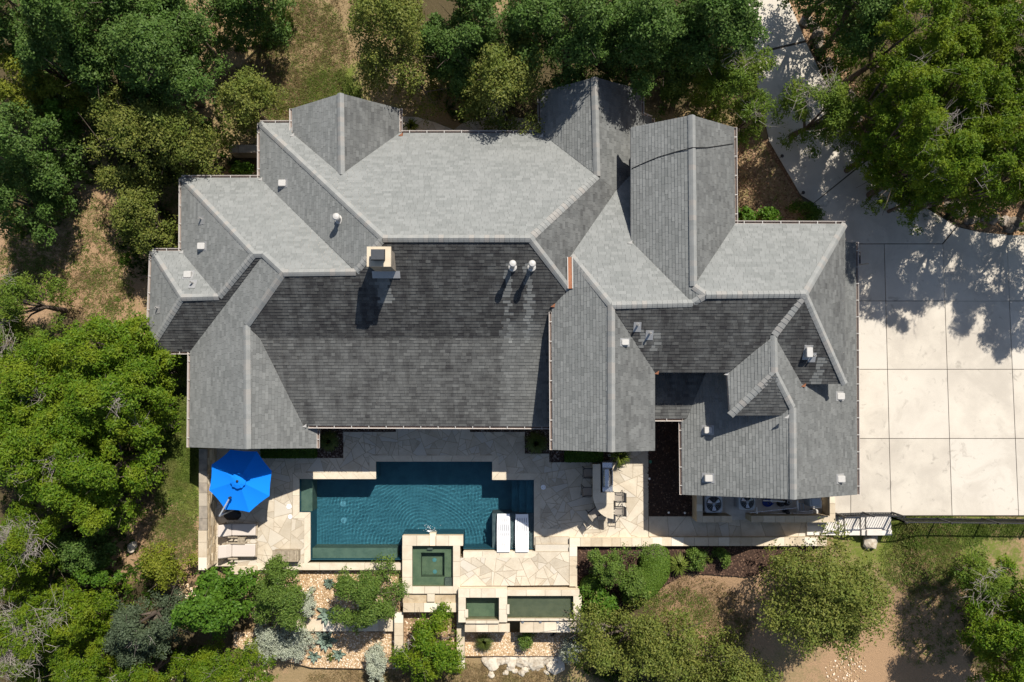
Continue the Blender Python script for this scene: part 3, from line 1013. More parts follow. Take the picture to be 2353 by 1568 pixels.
# rusty trough where the tall wing meets the main roof, and corner kick-out flashings
a, b = face_pt('FW', 1309, 592, .05), face_pt('FW', 1310, 664, .05)
g = obj('box_gutter', MB().prism([a + Vector((-.09, 0, -.2)), b + Vector((-.09, 0, -.2)), b + Vector((.09, 0, -.2)), a + Vector((.09, 0, -.2))],
                                [a + Vector((-.09, 0, 0.06)), b + Vector((-.09, 0, 0.06)), b + Vector((.09, 0, 0.06)), a + Vector((.09, 0, 0.06))]), 'rust', house)
for sx in (-1, 1):
    obj('flange', MB().beam(a + Vector((.10 * sx, 0, .06)), b + Vector((.10 * sx, 0, .06)), 0.035, 0.06), 'white_vent', g)
for px, py, n in [(1270, 703, 'MS'), (1508, 857, 'FE'), (1668, 859, 'KW'), (1845, 886, 'LE'), (1806, 958, 'LE'), (672, 312, 'MN'), (921, 311, 'MN'), (1243, 313, 'MN'), (1447, 558, 'EN'), (700, 979, 'DE'), (599, 413, 'BN'), (418, 580, 'AN')]:
    c = face_pt(n, px, py, .06)
    obj('kick_out_flashing', MB().prism([c + Vector((-.11, -.05, -.05)), c + Vector((.09, -.08, -.05)), c + Vector((.11, .10, -.05))], [c + Vector((-.10, -.05, .03)), c + Vector((.08, -.07, .01)), c + Vector((.10, .09, .06))]), 'rust' if px in (1270, 1508, 1845, 921) else 'white_vent', house)

# ---- walls under the eaves
def wall_box(px0, py0, px1, py1, zt, z0=-0.6):
    a, b = P(px0, py0, zt), P(px1, py1, zt)
    return (min(a.x, b.x), min(a.y, b.y), max(a.x, b.x), max(a.y, b.y), z0, zt)
WALLS = [(370, 602, 560, 786, 2.75), (441, 432, 700, 786, 2.65), (622, 308, 1395, 956, 2.7), (694, 264, 895, 340, 3.0), (1266, 228, 1450, 470, 3.0), (458, 760, 705, 1006, 2.75),
         (1292, 712, 1483, 1012, 5.2), (1473, 314, 1665, 700, 5.0), (1440, 560, 1918, 850, 5.05), (1697, 800, 1812, 934, 5.2), (1590, 880, 1945, 1112, 2.85), (1480, 600, 1640, 945, 3.1)]
for w in WALLS:
    x0, y0, x1, y1, z0, z1 = wall_box(*w)
    wl = obj('wall', MB().box(x0, y0, z0, x1, y1, z1), 'wall_stone', house)
    # windows on the long faces
    for (fx, fy, ln, ax) in ((x0, y0, x1 - x0, 'x'), (x0, y1, x1 - x0, 'x'), (x0, y0, y1 - y0, 'y'), (x1, y0, y1 - y0, 'y')):
        nwin = int(ln // 3.2)
        for i in range(nwin):
            t = (i + .5) / nwin * ln
            zc = z1 - 1.35
            if ax == 'x':
                s_ = -1 if fy == y0 else 1
                wi = obj('window', MB().box(fx + t - .6, fy - .03, zc - .7, fx + t + .6, fy + .03, zc + .7), 'trim', wl)
                for q in (-.29, .29):
                    obj('pane', MB().box(fx + t + q - .25, fy + s_ * .032 - .004, zc - .62, fx + t + q + .25, fy + s_ * .032 + .004, zc + .62), 'window_glass', wl)
            else:
                s_ = -1 if fx == x0 else 1
                wi = obj('window', MB().box(fx - .03, fy + t - .6, zc - .7, fx + .03, fy + t + .6, zc + .7), 'trim', wl)
                for q in (-.29, .29):
                    obj('pane', MB().box(fx + s_ * .032 - .004, fy + t + q - .25, zc - .62, fx + s_ * .032 + .004, fy + t + q + .25, zc + .62), 'window_glass', wl)
def gable(ve1, vr, ve2, inw, ext=0.25):
    """triangular gable wall set back under the rake"""
    a, r_, b = RW[ve1], RW[vr], RW[ve2]
    iv = Vector(inw) * 0.35
    cen = (a + b) / 2
    pts = [a.lerp(cen, .12) + iv + Vector((0, 0, -.10)), r_ + iv + Vector((0, 0, -.28)), b.lerp(cen, .12) + iv + Vector((0, 0, -.10))]
    lo = [pts[0] + Vector((0, 0, -.35)), pts[2] + Vector((0, 0, -.35))]
    q = [lo[0], pts[0], pts[1], pts[2], lo[1]]
    obj('gable_wall', MB().prism(q, [p + Vector(inw) * .2 for p in q]), 'wall_stone', house)
gable('g1b', 'g1c', 'g1d', (0, -1, 0)); gable('g2b', 'g2c', 'g2d', (0, -1, 0)); gable('g3a', 'g3b', 'g3d', (0, -1, 0))
gable('d3', 'd2', 'd7', (0, 1, 0)); gable('f4', 'f2', 'f3', (0, 1, 0)); gable('l4', 'l1', 'l2', (0, 1, 0))

# ---- chimney
c0, c1 = P(843, 567, 8.25), P(898, 613, 8.25)
ch = obj('chimney', MB().box(c0.x + .05, c1.y + .05, 4.5, c1.x - .05, c0.y - .05, 8.12), 'old_cap', house)
rng = random.Random(3)
zc = 6.1
obj('crown', MB().box(c0.x, c1.y, 8.121, c1.x, c0.y, 8.25), 'limestone', ch)
f0, f1 = P(851, 572, 8.7), P(884, 598, 8.7)
fx, fy = (f0.x + f1.x) / 2, (f0.y + f1.y) / 2
hw, hh = abs(f1.x - f0.x) / 2, abs(f0.y - f1.y) / 2
obj('flue', MB().box(fx - hw * .8, fy - hh * .8, 8.251, fx + hw * .8, fy + hh * .8, 8.58), 'black', ch)
obj('flue_cap', MB().prism([(fx - hw, fy - hh, 8.585), (fx + hw, fy - hh, 8.585), (fx + hw, fy + hh, 8.585), (fx - hw, fy + hh, 8.585)],
                           [(fx - hw * .9, fy - hh * .9, 8.72), (fx + hw * .9, fy - hh * .9, 8.72), (fx + hw * .9, fy + hh * .9, 8.72), (fx - hw * .9, fy + hh * .9, 8.72)]), 'chimney_cap', ch)
zb = face_z('MS', c1.x, c1.y)
obj('flashing', MB().prism([(c0.x - .1, c1.y - .22, zb - .12), (c1.x + .12, c1.y - .22, zb - .12), (c1.x + .12, c1.y + .06, zb + .04), (c0.x - .1, c1.y + .06, zb + .04)],
                           [(c0.x - .1, c1.y - .22, zb - .075), (c1.x + .12, c1.y - .22, zb - .075), (c1.x + .12, c1.y + .06, zb + .09), (c0.x - .1, c1.y + .06, zb + .09)]), 'flashing', ch)

# ---- roof vents
def cap_vent(n, px, py, h, r, lab):
    """tall flue with a round white cap"""
    top = face_pt(n, px, py)
    # the cap is seen at this pixel: find the foot under it
    z = top.z + h
    c = P(px, py, z)
    z0 = face_z(n, c.x, c.y)
    v = obj('flue_vent', MB().lathe((c.x, c.y, z0 - .1), [(r * .62, 0), (r * .62, z - z0 - .06)], 14), 'white_vent', house, smooth=False)
    obj('vent_cap', MB().lathe((c.x, c.y, z), [(r * .7, -.1), (r, -.07), (r, -.01), (r * .75, .04), (r * .2, .06)], 18), 'white_vent', v)
    s = PL[n][2]
    obj('collar', MB().lathe((c.x, c.y, z0), [(r * 1.25, -.08), (r * 1.2, .05), (r * .65, .1)], 16), 'white_vent', v)
    return v
cap_vent('CW', 772, 498, .8, .16, '')
cap_vent('MS', 1178, 606, .95, .15, '')
cap_vent('MS', 1223, 606, .95, .15, '')
def box_vent(n, px, py, sx=.34, sy=.30, h=.17, rz=0.0):
    c = face_pt(n, px, py, .0)
    c = P(px, py, c.z + h)
    z0 = face_z(n, c.x, c.y)
    v = obj('box_vent', MB().cbox((c.x, c.y, z0 + h * .35), (sx, sy, h * 1.5), rz, .03), 'white_vent', house)
    obj('base_flashing', MB().prism([(c.x + a * sx * .75, c.y + b * sy * .75, face_z(n, c.x + a * sx * .75, c.y + b * sy * .75) + .005) for a, b in ((-1, -1), (1, -1), (1, 1), (-1, 1))],
                                    [(c.x + a * sx * .7, c.y + b * sy * .7, face_z(n, c.x + a * sx * .7, c.y + b * sy * .7) + .034) for a, b in ((-1, -1), (1, -1), (1, 1), (-1, 1))]), 'flashing', v)
for n, px, py in [('CW', 648, 421), ('BW', 462, 566), ('AN', 430, 631), ('LW', 1628, 989), ('LW', 1629, 1100), ('LE', 1932, 911), ('LE', 1933, 1101), ('FE', 1437, 787)]:
    box_vent(n, px, py, *((.30, .24) if n == 'FE' else (.34, .30)))
box_vent('ES', 1861, 810, .26, .42, .26)
def pipe_vent(n, px, py, h=.38, r=.045):
    c = P(px, py, face_pt(n, px, py).z + h)
    z0 = face_z(n, c.x, c.y)
    v = obj('pipe_vent', MB().tube([(c.x, c.y, z0 - .05), (c.x, c.y, c.z)], r, 10), 'white_vent', house)
    obj('pipe_mouth', MB().lathe((c.x, c.y, c.z + .001), [(r * .7, 0), (r * .7, .004)], 10), 'black', v)
    q = [(c.x + a * .16, c.y + b * .2 - .06) for a, b in ((-1, -1), (1, -1), (1, 1), (-1, 1))]
    obj('boot', MB().prism([(x, y, face_z(n, x, y) + .01) for x, y in q], [(x, y, face_z(n, x, y) + .036) for x, y in q]), 'flashing', v)
for n, px, py in [('BW', 457, 501), ('AW', 357, 707), ('AN', 437, 648), ('MS' if False else 'ES', 1468, 747), ('ES', 1496, 766), ('ES', 1874, 818)]:
    pipe_vent(n, px, py)
# loose cable lying over the east gable roof
pts = [face_pt('G3W', 1452, 388, .03), face_pt('G3W', 1478, 376, .03), face_pt('G3W', 1512, 362, .03), face_pt('G3W', 1552, 350, .03), RW['g3b'] * 0 + face_pt('G3W', 1590, 341, .09), face_pt('G3E', 1625, 340, .03), face_pt('G3E', 1660, 335, .03), face_pt('G3E', 1684, 331, .03)]
tag(obj('cable', MB().tube(pts, .022, 6), 'black'), 'thin black cable lying across the ridge of the east gable roof', 'cable')

# ================================================================ PATIO
def poly(pts, z=0.0, f=P):
    return [f(*p, z) for p in pts]
patio_poly = poly([(474, 1030), (600, 1030), (600, 1053), (789, 1053), (789, 993), (910, 993), (910, 975), (1080, 975), (1080, 993), (1206, 993), (1206, 1043), (1262, 1043), (1262, 1063), (1416, 1063), (1416, 1030), (1490, 1030), (1490, 1248), (1241.5, 1248),
                   (1241.5, 1088), (1146, 1088), (1146, 1047), (849, 1047), (849, 1086.5), (672.5, 1086.5), (672.5, 1192), (698.5, 1192), (698.5, 1302), (474, 1302)])
patio = obj('patio', MB().slab(patio_poly, -.5, -.014), 'mortar')
patio['kind'] = 'structure'
pave(patio, patio_poly, 0.0, 0.12, 0.55, 21, 'flagstone')

# walkway past the utility yard
walk_poly = poly([(1491, 1187), (1892, 1187), (1892, 1232), (1491, 1237)])
walk = obj('walkway', MB().slab(walk_poly, -.4, -.016), 'mortar')
walk['kind'] = 'structure'
pave(walk, walk_poly, -.002, 0.3, 1.2, 9, 'flagstone')

# raised terrace with three shallow steps
TZ = 0.36
terr_poly = [Z5(735, 368, TZ), Z4(498, 1197, TZ), Z4(858, 1197, TZ), Z4(858, 1545, TZ), Z5(700, 640, TZ), Z5(700, 368, TZ)]
terr = obj('terrace', MB().slab(terr_poly, -.6, TZ - .014), 'mortar')
terr['kind'] = 'structure'
pave(terr, terr_poly, TZ, 0.12, 0.5, 33, 'flagstone')
for i, (ya, yb) in enumerate(((1040, 1120), (1120, 1196))):
    z = 0.12 * (i + 1)
    q = [Z4(499, ya, z), Z4(857, ya, z), Z4(857, yb, z), Z4(499, yb, z)]
    st = obj('terrace_step', MB().slab(q, -.3, z - .014), 'mortar')
    st['kind'] = 'structure'
    pave(st, q, z, .2, .6, 50 + i, 'flagstone')
# coping strip joining patio and terrace step (long flat stones)
row(patio, Z4(499, 955), Z4(850, 955), Z4(850, 1038), Z4(499, 1038), 3, -.03, 0.006, 'coping', 'coping_stone')

# ================================================================ POOL
WZ = -0.11
pool = thing('swimming_pool', 'deep blue stepped rectangular swimming pool in the stone patio', 'swimming pool', P(950, 1170, 0))
inner = [(688, 1101), (864, 1101), (864, 1061), (1131, 1061), (1131, 1103), (1227, 1103), (1227, 1262), (1065, 1262), (1065, 1227), (924.5, 1227), (924.5, 1287), (713.5, 1287), (713.5, 1177.5), (688, 1177.5)]
pin = poly(inner)
# basin: floor and walls as an open shell
n = len(pin)
DEP = -1.75
bv = [(p.x, p.y, -.02) for p in pin] + [(p.x, p.y, DEP) for p in pin]
bf = [tuple(range(2 * n - 1, n - 1, -1))] + [(i, n + i, n + (i + 1) % n, (i + 1) % n) for i in range(n)]
obj('basin', MB().add(bv, bf), 'plaster', pool)
def ledge(name, pts, z, mat='plaster'):
    obj(name, MB().slab(poly(pts, 0), DEP - .05, z), mat, pool)
ledge('shelf', [(688.3, 1101.3), (714, 1101.3), (714, 1177.2), (688.3, 1177.2)], -.42, 'spa_plaster')
ledge('bench', [(713.8, 1263), (910, 1263), (910, 1286.7), (713.8, 1286.7)], -.48, 'spa_plaster')
for i, x in enumerate((1176, 1193, 1210)):
    ledge('step', [(x, 1103.3), (1226.7, 1103.3), (1226.7, 1182), (x, 1182)], -1.0 + .3 * i, 'plaster')
ledge('tanning_ledge', [(1131, 1181.5), (1226.7, 1181.5), (1226.7, 1261.7), (1131, 1261.7)], -.26, 'ledge_plaster')
# coping stones
RC = random.Random(4)
cop = [((688, 1101), (864, 1101), (849, 1086.5), (673, 1086.5), 5), ((864, 1101), (864, 1061), (849, 1047), (849, 1086.5), 1), ((864, 1061), (1131, 1061), (1146, 1047), (849, 1047), 6),
       ((1131, 1061), (1131, 1103), (1146, 1088), (1146, 1047), 1), ((1131, 1103), (1227, 1103), (1241.5, 1088), (1146, 1088), 2), ((1227, 1103), (1227, 1262), (1241.5, 1248), (1241.5, 1088), 3),
       ((688, 1177.5), (688, 1101), (673, 1086.5), (673, 1192), 2), ((713.5, 1177.5), (688, 1177.5), (673, 1192), (699, 1192), 1), ((713.5, 1287), (713.5, 1177.5), (699, 1192), (699, 1302), 3)]
for a, b, c, d, k in cop:
    row(pool, P(*a), P(*b), P(*c), P(*d), k, -.09, 0.012, 'coping', 'coping_stone', RC)
# rippled water surface: rings from the spillway and small crossing waves
wr = random.Random(17)
WAVES = []
for i in range(20):
    k = wr.uniform(24, 52)
    th = wr.uniform(0, 2 * pi)
    WAVES.append((k * cos(th), k * sin(th), wr.uniform(0, 6.3), wr.uniform(.4, 1.0) * .26 / (k * k)))
def waves(x, y):
    z = np.zeros_like(x)
    for kx, ky, ph, am in WAVES:
        z += am * np.sin(kx * x + ky * y + ph)
    return z
def ripple(x, y):
    s = P(985, 1226, WZ)
    d = np.hypot(x - s.x, y - s.y) + .10 * np.sin(x * 1.9 + 1) + .07 * np.sin(y * 2.7 + x)
    fall = np.exp(-d / 4.5) * np.clip(d / .8, 0, 1)
    z = 0.0010 * fall * np.sin(d * 36.0 + 1.2 * np.sin(x * 3.1 + y) + .8 * np.sin(y * 4.3)) * (.7 + .5 * np.sin(x * 2.3 + 2 * y))
    return z + waves(x, y) * (.72 + .25 * np.sin(x * .9 + y * .7))
def water_body(name, polyw, z, depth, mat, parent, res, wave=None):
    """fine grid over the basin outline, tucked a little way under the coping"""
    pl = ccw([(p[0], p[1]) for p in polyw])
    xs, ys = [p[0] for p in pl], [p[1] for p in pl]
    nx, ny = int((max(xs) - min(xs)) / res) + 3, int((max(ys) - min(ys)) / res) + 3
    gx, gy = np.meshgrid(min(xs) - res + np.arange(nx) * res, min(ys) - res + np.arange(ny) * res)
    zz = z + (wave(gx, gy) if wave else 0 * gx)
    def inside(px, py):
        ins = np.zeros(px.shape, bool)
        for i in range(len(pl)):
            (ax, ay), (bx, by) = pl[i], pl[(i + 1) % len(pl)]
            ins ^= ((ay > py) != (by > py)) & (px < (bx - ax) * (py - ay) / (by - ay + 1e-12) + ax)
        return ins
    iv = inside(gx, gy)
    keep = iv[:-1, :-1] | iv[1:, :-1] | iv[:-1, 1:] | iv[1:, 1:]
    j, i = np.nonzero(keep)
    f = np.stack([j * nx + i, j * nx + i + 1, (j + 1) * nx + i + 1, (j + 1) * nx + i], 1)
    used, invx = np.unique(f, return_inverse=True)
    v = np.stack([gx.ravel()[used], gy.ravel()[used], zz.ravel()[used]], 1) - np.array(wloc(parent))
    f = invx.reshape(-1, 4)
    me = bpy.data.meshes.new(name)
    me.vertices.add(len(v)); me.vertices.foreach_set('co', v.astype(np.float32).ravel())
    me.loops.add(f.size); me.loops.foreach_set('vertex_index', f.astype(np.int32).ravel())
    me.polygons.add(len(f)); me.polygons.foreach_set('loop_start', np.arange(len(f), dtype=np.int32) * 4)
    me.polygons.foreach_set('loop_total', np.full(len(f), 4, np.int32))
    me.update(calc_edges=True)
    me.polygons.foreach_set('use_smooth', [True] * len(f))
    o = put(name, me, M[mat], parent)
    o.cycles.is_caustics_caster = True
    return o
water_body('water', pin, WZ, 1.85, 'pool_water', pool, 0.036, ripple)
# splash at the spillway
rs = random.Random(8)
mbs = MB()
for i in range(60):
    a, r_ = rs.uniform(.2, 2.9), abs(rs.gauss(0, .28))
    c = P(987, 1225, WZ)
    mbs.rock((c.x + cos(a) * r_, c.y + .06 + sin(a) * r_ * .8, WZ + rs.uniform(.005, .03)), rs.uniform(.006, .02) * (1.3 - r_), rs, .4, 1)
obj('splash', mbs, 'foam', pool, 'stuff')
for x, y in ((598, 814), (607, 985)):
    c = Z2(x, y, DEP)
    obj('pool_light', MB().lathe((c.x, c.y, DEP + .002), [(.17, 0), (.15, .03), (.02, .045)], 18), 'light_glass', pool)

# ---- deck lids
for i, (f, x, y, r_, lab) in enumerate(((Z1, 1158, 790, .125, 'round white skimmer lid with two finger holes between loungers and pool'), (Z1, 1172, 905, .11, 'plain round white skimmer lid near the shallow pool shelf'), (Z4, 583, 521, .125, 'round white skimmer lid in the shaded flagstones east of the pool'))):
    c = f(x, y)
    t = thing('pool_skimmer', lab, 'skimmer', (c.x, c.y, 0.002))
    obj('lid', MB().lathe((c.x, c.y, .006), [(r_, 0), (r_, .014), (r_ * .93, .02), (.01, .021)], 28), 'white_plastic', t)
    if i != 1:
        for s in (-1, 1):
            obj('finger_hole', MB().lathe((c.x + s * .05, c.y + s * .012, .027), [(.014, 0), (.013, .002)], 10), 'black', t)

# ================================================================ SPA, BASINS, GARDEN WALLS
SZ = 0.40
spa = thing('spa', 'square raised stone spa with green water spilling into the pool', 'spa', Z5(435, 450, 0))
so = [(143, 152), (730, 152), (730, 366), (700, 366), (700, 712), (150, 712)]
si = [(238, 250), (633, 250), (633, 643), (238, 643)]
siw = [Z5(*p, SZ) for p in si]
# body ring in four walls with the spill gap, capped with coping
def zbox(mbx, x0, y0, x1, y1, z0, z1, f=Z5):
    q = [f(x0, y0, z1), f(x1, y0, z1), f(x1, y1, z1), f(x0, y1, z1)]
    return mbx.slab(q, z0, z1)
body = MB()
for r in ((145, 155, 404, 248), (468, 155, 728, 248), (145, 248, 236, 708), (635, 248, 698, 708), (236, 645, 635, 708)):
    zbox(body, *r, -1.2, SZ - .06)
obj('spa_wall', body, 'rubble', spa)
for r, k, ax in (((143, 152, 404, 250), 2, 0), ((468, 152, 730, 250), 2, 0), ((143, 250, 238, 712), 3, 1), ((633, 250, 700, 712), 3, 1), ((238, 643, 633, 712), 3, 0)):
    x0, y0, x1, y1 = r
    if ax == 0:
        row(spa, Z5(x0, y0, SZ), Z5(x1, y0, SZ), Z5(x1, y1, SZ), Z5(x0, y1, SZ), k, SZ - .058, SZ, 'coping', 'coping_stone')
    else:
        row(spa, Z5(x0, y0, SZ), Z5(x0, y1, SZ), Z5(x1, y1, SZ), Z5(x1, y0, SZ), k, SZ - .058, SZ, 'coping', 'coping_stone')
sw = MB(); zbox(sw, 406, 130, 466, 250, -.5, .29); obj('spillway', sw, 'rubble', spa)
fl = MB()
zbox(fl, 236, 248, 635, 645, -1.2, -.75)
obj('spa_floor', fl, 'spa_plaster', spa)
bn = MB()
for r in ((238, 250, 633, 312), (238, 545, 633, 643), (238, 312, 325, 545), (552, 312, 633, 545)):
    zbox(bn, *r, -.76, -.10)
obj('spa_bench', bn, 'spa_plaster', spa)
zb_ = MB(); zbox(zb_, 552, 555, 620, 641, -.5, .12); obj('spa_step', zb_, 'ledge_plaster', spa)
zb_ = MB(); zbox(zb_, 385, 268, 436, 290, -.5, .1); obj('spa_inlet', zb_, 'ledge_plaster', spa)
water_body('water', siw, SZ - .115, 1.0, 'spa_water', spa, .06, lambda x, y: waves(x, y) * .5)
for x, y in ((458, 375), (462, 488)):
    c = Z5(x, y, -.75)
    obj('spa_light', MB().lathe((c.x, c.y, -.748), [(.11, 0), (.1, .02), (.02, .03)], 16), 'light_glass', spa)

# coping of the terrace along the pool's south-east side and its stone face above the water
tw = thing('terrace_edge', 'pale coping row along the raised terrace above the pool', 'stone edging', Z5(1080, 335, 0))
row(tw, Z5(730, 305, TZ), Z5(1432, 305, TZ), Z5(1432, 368, TZ), Z5(730, 368, TZ), 4, TZ - .07, TZ, 'coping', 'coping_stone')
face = MB(); zbox(face, 732, 308, 1430, 366, -1.9, TZ - .072); obj('edge_wall', face, 'rubble', tw)

def stone_wall(label, rects, z0, z1, f, mat='limestone', wallmat='rubble', capt=.09, name='garden_wall', over=0.012):
    """low masonry wall with a row of cap stones; rects: (x0,y0,x1,y1,n,axis)"""
    x0, y0, x1, y1 = rects[0][:4]
    t = thing(name, label, 'wall', f((x0 + x1) / 2, (y0 + y1) / 2, z0))
    b = MB()
    for x0, y0, x1, y1, k, ax in rects:
        q = ccw([tuple(f(*p, z1)[:2]) for p in ((x0, y0), (x1, y0), (x1, y1), (x0, y1))])
        qi = inset_convex(q, over)
        b.slab(qi if len(qi) >= 3 else q, z0, z1 - capt - .002)
        if ax == 0:
            row(t, f(x0, y0, z1), f(x1, y0, z1), f(x1, y1, z1), f(x0, y1, z1), k, z1 - capt, z1, mat)
        else:
            row(t, f(x0, y0, z1), f(x0, y1, z1), f(x1, y1, z1), f(x1, y0, z1), k, z1 - capt, z1, mat)
    obj('wall_core', b, wallmat, t)
    return t
stone_wall('low pale wall with stepped cap stones between the planter and the terrace', [(857, 1142, 937, 1560, 4, 1)], -.8, .40, Z4)
stone_wall('long straight row of pale cap stones edging the mulch bed below the walkway', [(857, 1052, 1829, 1140, 9, 0)], -.8, .34, Z4)
stone_wall('cap stone wall running on along the walkway towards the concrete steps', [(2, 785, 1300, 874, 11, 0), (1300, 785, 1850, 874, 5, 0)], -.9, .34, ZU)
# basins
BZ = .74
bas = thing('cascade_basins', 'pair of raised stone basins with dark green water below the terrace', 'water feature', Z5(1000, 860, -.4))
bw = MB()
segs = [(682, 662, 1156, 750, 4, 0, Z5), (206, 602, 962, 664, 4, 0, Z7), (684, 750, 754, 990, 2, 1, Z5), (1076, 750, 1154, 990, 2, 1, Z5), (898, 664, 984, 925, 2, 1, Z7), (754, 974, 1076, 1000, 3, 0, Z5), (207, 903, 898, 925, 5, 0, Z7)]
for x0, y0, x1, y1, k, ax, f in segs:
    q = ccw([tuple(f(*p, BZ)[:2]) for p in ((x0, y0), (x1, y0), (x1, y1), (x0, y1))])
    bw.slab(inset_convex(q, .01), -1.2, BZ - .072)
    if ax == 0:
        row(bas, f(x0, y0, BZ), f(x1, y0, BZ), f(x1, y1, BZ), f(x0, y1, BZ), k, BZ - .07, BZ, 'coping', 'coping_stone')
    else:
        row(bas, f(x0, y0, BZ), f(x0, y1, BZ), f(x1, y1, BZ), f(x1, y0, BZ), k, BZ - .07, BZ, 'coping', 'coping_stone')
obj('basin_wall', bw, 'rubble', bas)
for r, f, nm, dz, dp in (((755, 752, 1075, 973), Z5, 'basin_floor', BZ - .35, .5), ((207, 666, 897, 902), Z7, 'basin_floor', BZ - .2, .22)):
    x0, y0, x1, y1 = r
    q = [f(x0, y0, BZ), f(x1, y0, BZ), f(x1, y1, BZ), f(x0, y1, BZ)]
    fl_ = MB().slab(q, dz - dp - .2, dz - dp)
    obj(nm, fl_, 'basin_plaster' if f is Z7 else 'spa_plaster', bas)
    water_body('water', q, dz, dp + .05, 'spa_water', bas, .08, lambda x, y: waves(x, y) * .4)
for x0, y0, x1, y1, f in ((750, 862, 778, 940, Z5), (203, 752, 229, 852, Z7)):
    s_ = MB(); q = [f(x0 - 4, y0, BZ), f(x1, y0, BZ), f(x1, y1, BZ), f(x0 - 4, y1, BZ)]
    obj('spout', s_.slab(q, BZ + .002, BZ + .04), 'coping', bas)
stone_wall('lower row of pale cap stones in front of the basins above the gravel', [(745, 1002, 1180, 1082, 4, 0)], -1.5, .58, Z5)
stone_wall('row of pale cap stones running from the basins towards the olive tree', [(340, 932, 1230, 1046, 7, 0)], -1.5, .575, Z7)
# trough below the spa
tr = obj('spa_trough', MB().slab([Z5(148, 712, .24), Z5(683, 712, .24), Z5(683, 800, .24), Z5(148, 800, .24)], -1.2, .24), 'rubble')
tag(tr, 'narrow rough stone channel below the spa with a spout over it', 'channel')
obj('channel_spout', MB().slab([Z5(383, 714, .37), Z5(456, 714, .37), Z5(456, 790, .37), Z5(383, 790, .37)], .245, .37), 'coping', tr)
stone_wall('short row of square cap stones below the spa channel', [(150, 802, 682, 890, 5, 0)], -1.4, .28, Z5)
stone_wall('narrow dividing wall of cap stones on the basin side of the bright green shrub', [(668, 892, 744, 1436, 5, 1)], -1.6, -.05, Z5)
stone_wall('narrow dividing wall of cap stones between the silver bush and the bright green shrub', [(66, 892, 150, 1436, 5, 1)], -1.6, -.08, Z5)
stone_wall('retaining wall of pale blocks between the two gravel terraces', [(690, 905, 1775, 1035, 7, 0)], -1.6, -.45, Z6)
stone_wall('pale cap stone edge of the pool patio above the gravel garden', [(325, 322, 1460, 394, 5, 0), (1460, 322, 1850, 394, 2, 0)], -1.4, .012, Z6, 'coping')
b_ = obj('stone_block', MB().cbox(tuple(Z6(205, 385, -.1)), (1.35, .42, .5), 0, .05), 'limestone')
tag(b_, 'big squared limestone block at the end of the loungers above the green shrubs', 'stone block')
# tall wall on the west side of the patio
wz = 1.25
stone_wall('tall weathered garden wall behind the blue parasol and the loungers', [(130, 130, 222, 520, 3, 1), (130, 520, 222, 1060, 4, 1)], -1.2, wz, Z1, 'old_cap', 'rubble')
stone_wall('cleaner pale end of the tall wall behind the loungers', [(124, 1062, 220, 1515, 3, 1)], -1.2, wz, Z1, 'limestone', 'rubble')
# rubble face stones of the tall wall, each set proud of the core
fa, fb = Z1(222, 150, wz), Z1(220, 1500, wz)
rr = random.Random(14)
par = None
for o in COL.objects:
    if o.type == 'EMPTY' and o.get('label', '').startswith('tall weathered garden wall'):
        par = o
zc = 0.02
cnt = 0
while zc < wz - .16:
    hgt = rr.uniform(.10, .17)
    t = 0.0
    L_ = (fb - fa).length
    while t < L_ and cnt < 290:
        w_ = rr.uniform(.22, .55)
        y1_ = fa.y - t
        y0_ = max(fb.y, y1_ - w_ + .012)
        pr = rr.uniform(.006, .03)
        xw = fa.x + (fb.x - fa.x) * t / L_
        obj('face_stone', MB().box(xw - .05, y0_, zc, xw + pr, y1_, min(zc + hgt - .01, wz - .1)), 'rubble', par)
        cnt += 1
        t += w_
    zc += hgt

for t_ in (pool, spa, bas):
    for o in t_.children:
        if not o.name.startswith('water'):
            o.cycles.is_caustics_receiver = True
# ================================================================ BEDS
bed('gravel_bed', [Z6(300, 394, -.45), Z6(1882, 394, -.45), Z6(1882, 720, -.45), Z6(1775, 905, -.45), Z6(300, 905, -.45)], -.45, 'gravel_bed', .8)
bed('gravel_bed', [Z6(90, 1036, -.86), Z6(1775, 1036, -.86), Z6(1775, 1425, -.86), Z6(900, 1410, -.86), Z6(600, 1330, -.86), Z6(90, 1200, -.86)], -.80, 'gravel_bed', .8)
bed('gravel_bed', [Z5(748, 1082, -.86), Z5(1440, 1082, -.86), Z7(880, 1046, -.86), Z7(800, 1290, -.86), Z5(748, 1310, -.86)], -.78, 'gravel_bed', .8)
gp = [[Z6(300, 396, -.45), Z6(1880, 396, -.45), Z6(1880, 720, -.45), Z6(1775, 903, -.45), Z6(300, 903, -.45)]]
scatter_pebbles('gravel', gp, 6500, -.45, .018, .045, 'pebble', 1)
gp = [[Z6(90, 1040, -.8), Z6(1772, 1040, -.8), Z6(1772, 1425, -.8), Z6(900, 1410, -.8), Z6(600, 1330, -.8), Z6(90, 1200, -.8)]]
scatter_pebbles('gravel', gp, 6500, -.80, .018, .045, 'pebble', 2)
gp = [[Z5(748, 1084, -.78), Z5(1440, 1084, -.78), Z7(880, 1046, -.78), Z7(800, 1290, -.78), Z5(748, 1310, -.78)]]
scatter_pebbles('gravel', gp, 6000, -.78, .018, .045, 'pebble', 3)
bed('soil_bed', [Z5(150, 890, -.5), Z5(668, 890, -.5), Z5(660, 1440, -.5), Z5(150, 1440, -.5)], -.5, 'soil', .8)
scatter_pebbles('gravel', [[Z5(152, 892, -.5), Z5(666, 892, -.5), Z5(658, 1438, -.5), Z5(152, 1438, -.5)]], 900, -.5, .015, .04, 'pebble', 4)
